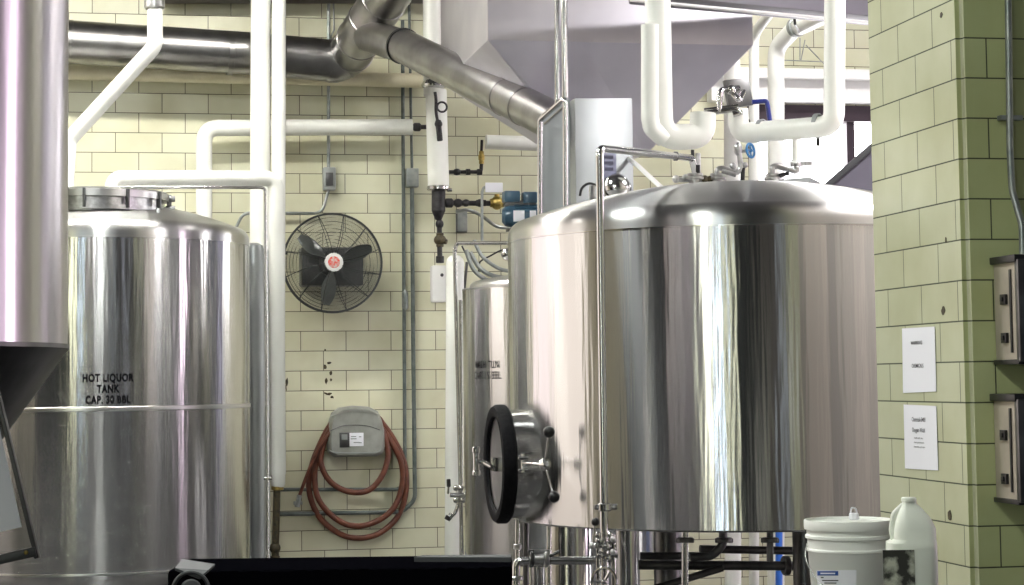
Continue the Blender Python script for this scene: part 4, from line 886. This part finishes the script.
for r, z, dx in ((rj*.9, TB, 0), (rj, TB+.012, 0), (rj, zj(548), 0), (rj*.985, zj(542), 0), (rj*.86, zj(538.5), .008), (rj*.84, zj(528), .009), (rj*.70, zj(518), .006), (rj*.44, zj(508), 0), (rj*.29, zj(504), -.003), (rj*.27, zj(501), -.004)):
    rg.append([bm.verts.new(p) for p in oct_(r, z, dx)])
for a, b_ in zip(rg, rg[1:]):
    for k in range(32): bm.faces.new((a[k], a[(k+1) % 32], b_[(k+1) % 32], b_[k]))
bm.faces.new(rg[0][::-1]); bm.faces.new(rg[-1]); mesh('body', bm, JUG, jg)
bm = B(); c = V3((jc.x-.004, 5.95, zj(502))); cyl(bm, c, c+ZZ*.014, rj*.31, 24, .003); mesh('cap', bm, JUG, jg)
bm = B(); tube(bm, [V3((jc.x-rj*.72, 5.95, zj(541))), V3((jc.x-rj*.78, 5.95, zj(530))), V3((jc.x-rj*.70, 5.95, zj(514))), V3((jc.x-rj*.30, 5.95, zj(505)))], .0085, .03, 12); mesh('grip', bm, JUG, jg)
bm = B(); a = P(899, 568, 5.95-rj*.86); box(bm, a, V3((.046, 0, 0)), V3((0, .0012, 0)), ZZ*.052, 0); mesh('torn_label', bm, OLDLAB, jg)

# ---------------------------------------------------------------- papers on the pier
pn = -u
def PF(px, py, e=.004): return hit(px, py, R(1.205, 7, 0)-u*e, u)
def notice(label, cs, texts):
    t = thing('notice', label, 'notice', PF(cs[2][0], cs[2][1], 0))
    p = [PF(*c) for c in cs]; bm = B(); prism(bm, p, u*.0015); mesh('sheet', bm, PAPER, t)
    bm2 = B()
    for s, px, py, cap, xs in texts:
        b = text_bm([s], cap, .02, xs, 1.05, .012); text_plane(b, PF(px, py, .0), v, ZZ, -u, .0055)
        me = bpy.data.meshes.new('x'); b.to_mesh(me); bm2.from_mesh(me); b.free(); bpy.data.meshes.remove(me)
    mesh('printing', bm2, INK, t)
notice('upper white notice printed WARNING CHEMICALS on the tiled pier', [(902, 328.5), (934.5, 326.5), (936, 391.5), (903, 393)], [('WARNING', 918, 344.5, .0125, 1.15), ('CHEMICALS', 919, 367.5, .0135, 1.0)])
notice('lower white notice with several printed lines on the tiled pier', [(903.5, 404.5), (936, 406), (938, 470.5), (905, 468.5)],
       [('Chemicals 3403', 920, 421.5, .015, .85), ('Oxygen Wash', 920, 432, .015, .9), ('handle with care', 920, 438.8, .006, 1.3), ('wear eye protection', 920.5, 443.2, .006, 1.2), ('rinse with cold water', 921, 447.8, .006, 1.3)])
bm = B()
for px, py, a_, b_ in ((941.5, 15, .012, .010), (943.5, 310.5, .016, .016), (950, 516, .018, .02), (946, 240, .006, .01)):
    pts = [PF(px, py, .0005)+v*(a_*math.cos(k)*random.uniform(.7, 1.1))+ZZ*(b_*math.sin(k)*random.uniform(.7, 1.1)) for k in [2*PI*i/10 for i in range(10)]]
    prism(bm, pts, -u*.002)
solo('drill_holes', bm, RUST, 'four dark drill holes and chips on the side face of the tiled pier', 'mark')

# ---------------------------------------------------------------- control boxes on the pier front
def FF(px, py, e=0): return hit(px, py, R(1.3, 7.49, 0)+v*e, v)
for i, (y0, y1, lb) in enumerate(((263, 363, 'upper grey steel control box on the front of the pier'), (399, 500, 'lower grey steel control box on the front of the pier'))):
    a = FF(993, y0+2); zb_ = FF(993, y1-3).z; Uo = (a-O).dot(u); hz = (a.z-zb_)/2; zc = (a.z+zb_)/2
    t = thing('control_box', lb, 'box', R(Uo+.15, 7.49, zb_))
    D = .20
    bm = B(); panel(bm, Uo, Uo+.34, 7.495, 7.49+D-.02, zb_, a.z); mesh('case', bm, CASEP, t)
    bm = B(); uvbox(bm, R(Uo+.168, 7.49+D-.005, zc), .178, .014, hz+.008, .004); dr = mesh('door', bm, DARKST, t)
    bm = B(); uvbox(bm, R(Uo+.165, 7.49+D*.5, a.z+.012), .18, D*.48, .012, .004); mesh('rain_rim', bm, BLACK, t); bm = B(); uvbox(bm, R(Uo+.165, 7.49+D*.5, zb_-.008), .175, D*.48, .008, .003); mesh('bottom_rim', bm, BLACK, t)
    bm = B(); uvbox(bm, R(Uo-.001, 7.49+D*.66, zc), .004, .006, hz*.86, .001); mesh('door_gap', bm, BLACK, t)
    for dz in (.25, -.55) if i == 0 else (.3, -.6):
        bm = B(); uvbox(bm, R(Uo-.004, 7.49+D*.42, zc+hz*dz), .006, .020, .017, .002); uvbox(bm, R(Uo-.010, 7.49+D*.42, zc+hz*dz), .006, .008, .008, .002); mesh('latch', bm, BLACK, t)
    bm = B()
    for dz in (.55, .1): uvbox(bm, R(Uo+.07, 7.49+D+.010, zc+hz*dz), .05, .001, .012)
    mesh('name_label', bm, GREYB, dr)
pipe('conduit', [FF(1008, -20, .03), FF(1010, 150, .03), FF(1012, 190, .03), FF(1022, 225, .06), FF(1023, 262, .08)], .012, CONDUIT, 'grey conduit running down the pier front into the upper control box', .1, 'conduit', 12)
bm = B(); p = FF(1010, 118, .02); uvbox(bm, p, .04, .015, .008, .002); solo('conduit_strap', bm, CONDUIT, 'small strap holding the conduit on the front of the pier', 'strap')

# ---------------------------------------------------------------- black case in the foreground
cs = thing('equipment_case', 'long black equipment case with grey corner trim along the bottom edge', 'case', P(343, 640, 5))
Y = 5.0; a, b_ = P(178, 562.5, Y+.12), P(512, 561.5, Y+.12); zc = (a.z+b_.z)/2
bm = B(); box(bm, (a+b_)/2-ZZ*.45, V3(((b_.x-a.x)/2, 0, 0)), V3((0, .16, 0)), ZZ*.45, .012)
mesh('body', bm, CASEM, cs)
bm = B(); n = 60; top = []
for k in range(n+1):
    x = a.x+.09+(b_.x-a.x-.1)*k/n; top.append((x, zc+.004+random.uniform(0, .004)+.0025*k/n))
pts = [V3((x, Y-.168, z)) for x, z in top]+[V3((b_.x-.01, Y-.168, zc-.1)), V3((a.x+.09, Y-.168, zc-.1))]
prism(bm, pts, V3((0, .02, 0))); mesh('foam_edge', bm, CASEM, cs)
bm = B(); q = [P(175, 568, 4.8), P(182, 559, 4.95), P(215, 564, 4.95), P(208, 570, 4.8), P(200, 577, 4.8)]; prism(bm, q, -ZZ*.006); mesh('corner_trim', bm, FLANGE, cs)
bm = B(); c = P(191, 590, 4.80); sweep(bm, [c+V3((.042*math.cos(2*PI*k/32), 0, .042*math.sin(2*PI*k/32))) for k in range(32)], .005, 8, closed=True)
mesh('ring', bm, FLANGE, cs)
bm = B(); cyl(bm, P(191, 590, 4.83), P(191, 590, 4.79), .026, 28, .004); mesh('socket', bm, FLANGE, cs)
bm = B(); zc_ = (a.z+b_.z)/2 if False else zc
x0, x1 = P(414, 555, 5.1).x, P(511, 555, 5.1).x
prism(bm, [V3((x0, 5.10, zc)), V3((x1, 5.06, zc)), V3((x1, 5.14, zc)), V3((x0+.02, 5.15, zc))], ZZ*.012)
solo('board_offcut', bm, FLANGE, 'thin grey board lying behind the right end of the black case', 'board')

# ---------------------------------------------------------------- view
for o in bpy.data.objects:
    if '_o' in o.keys(): del o['_o']
sc = bpy.context.scene
sc.view_settings.view_transform = 'Standard'; sc.view_settings.look = 'None'
sc.view_settings.gamma = 1; sc.view_settings.use_curve_mapping = False; sc.view_settings.exposure = 0.3
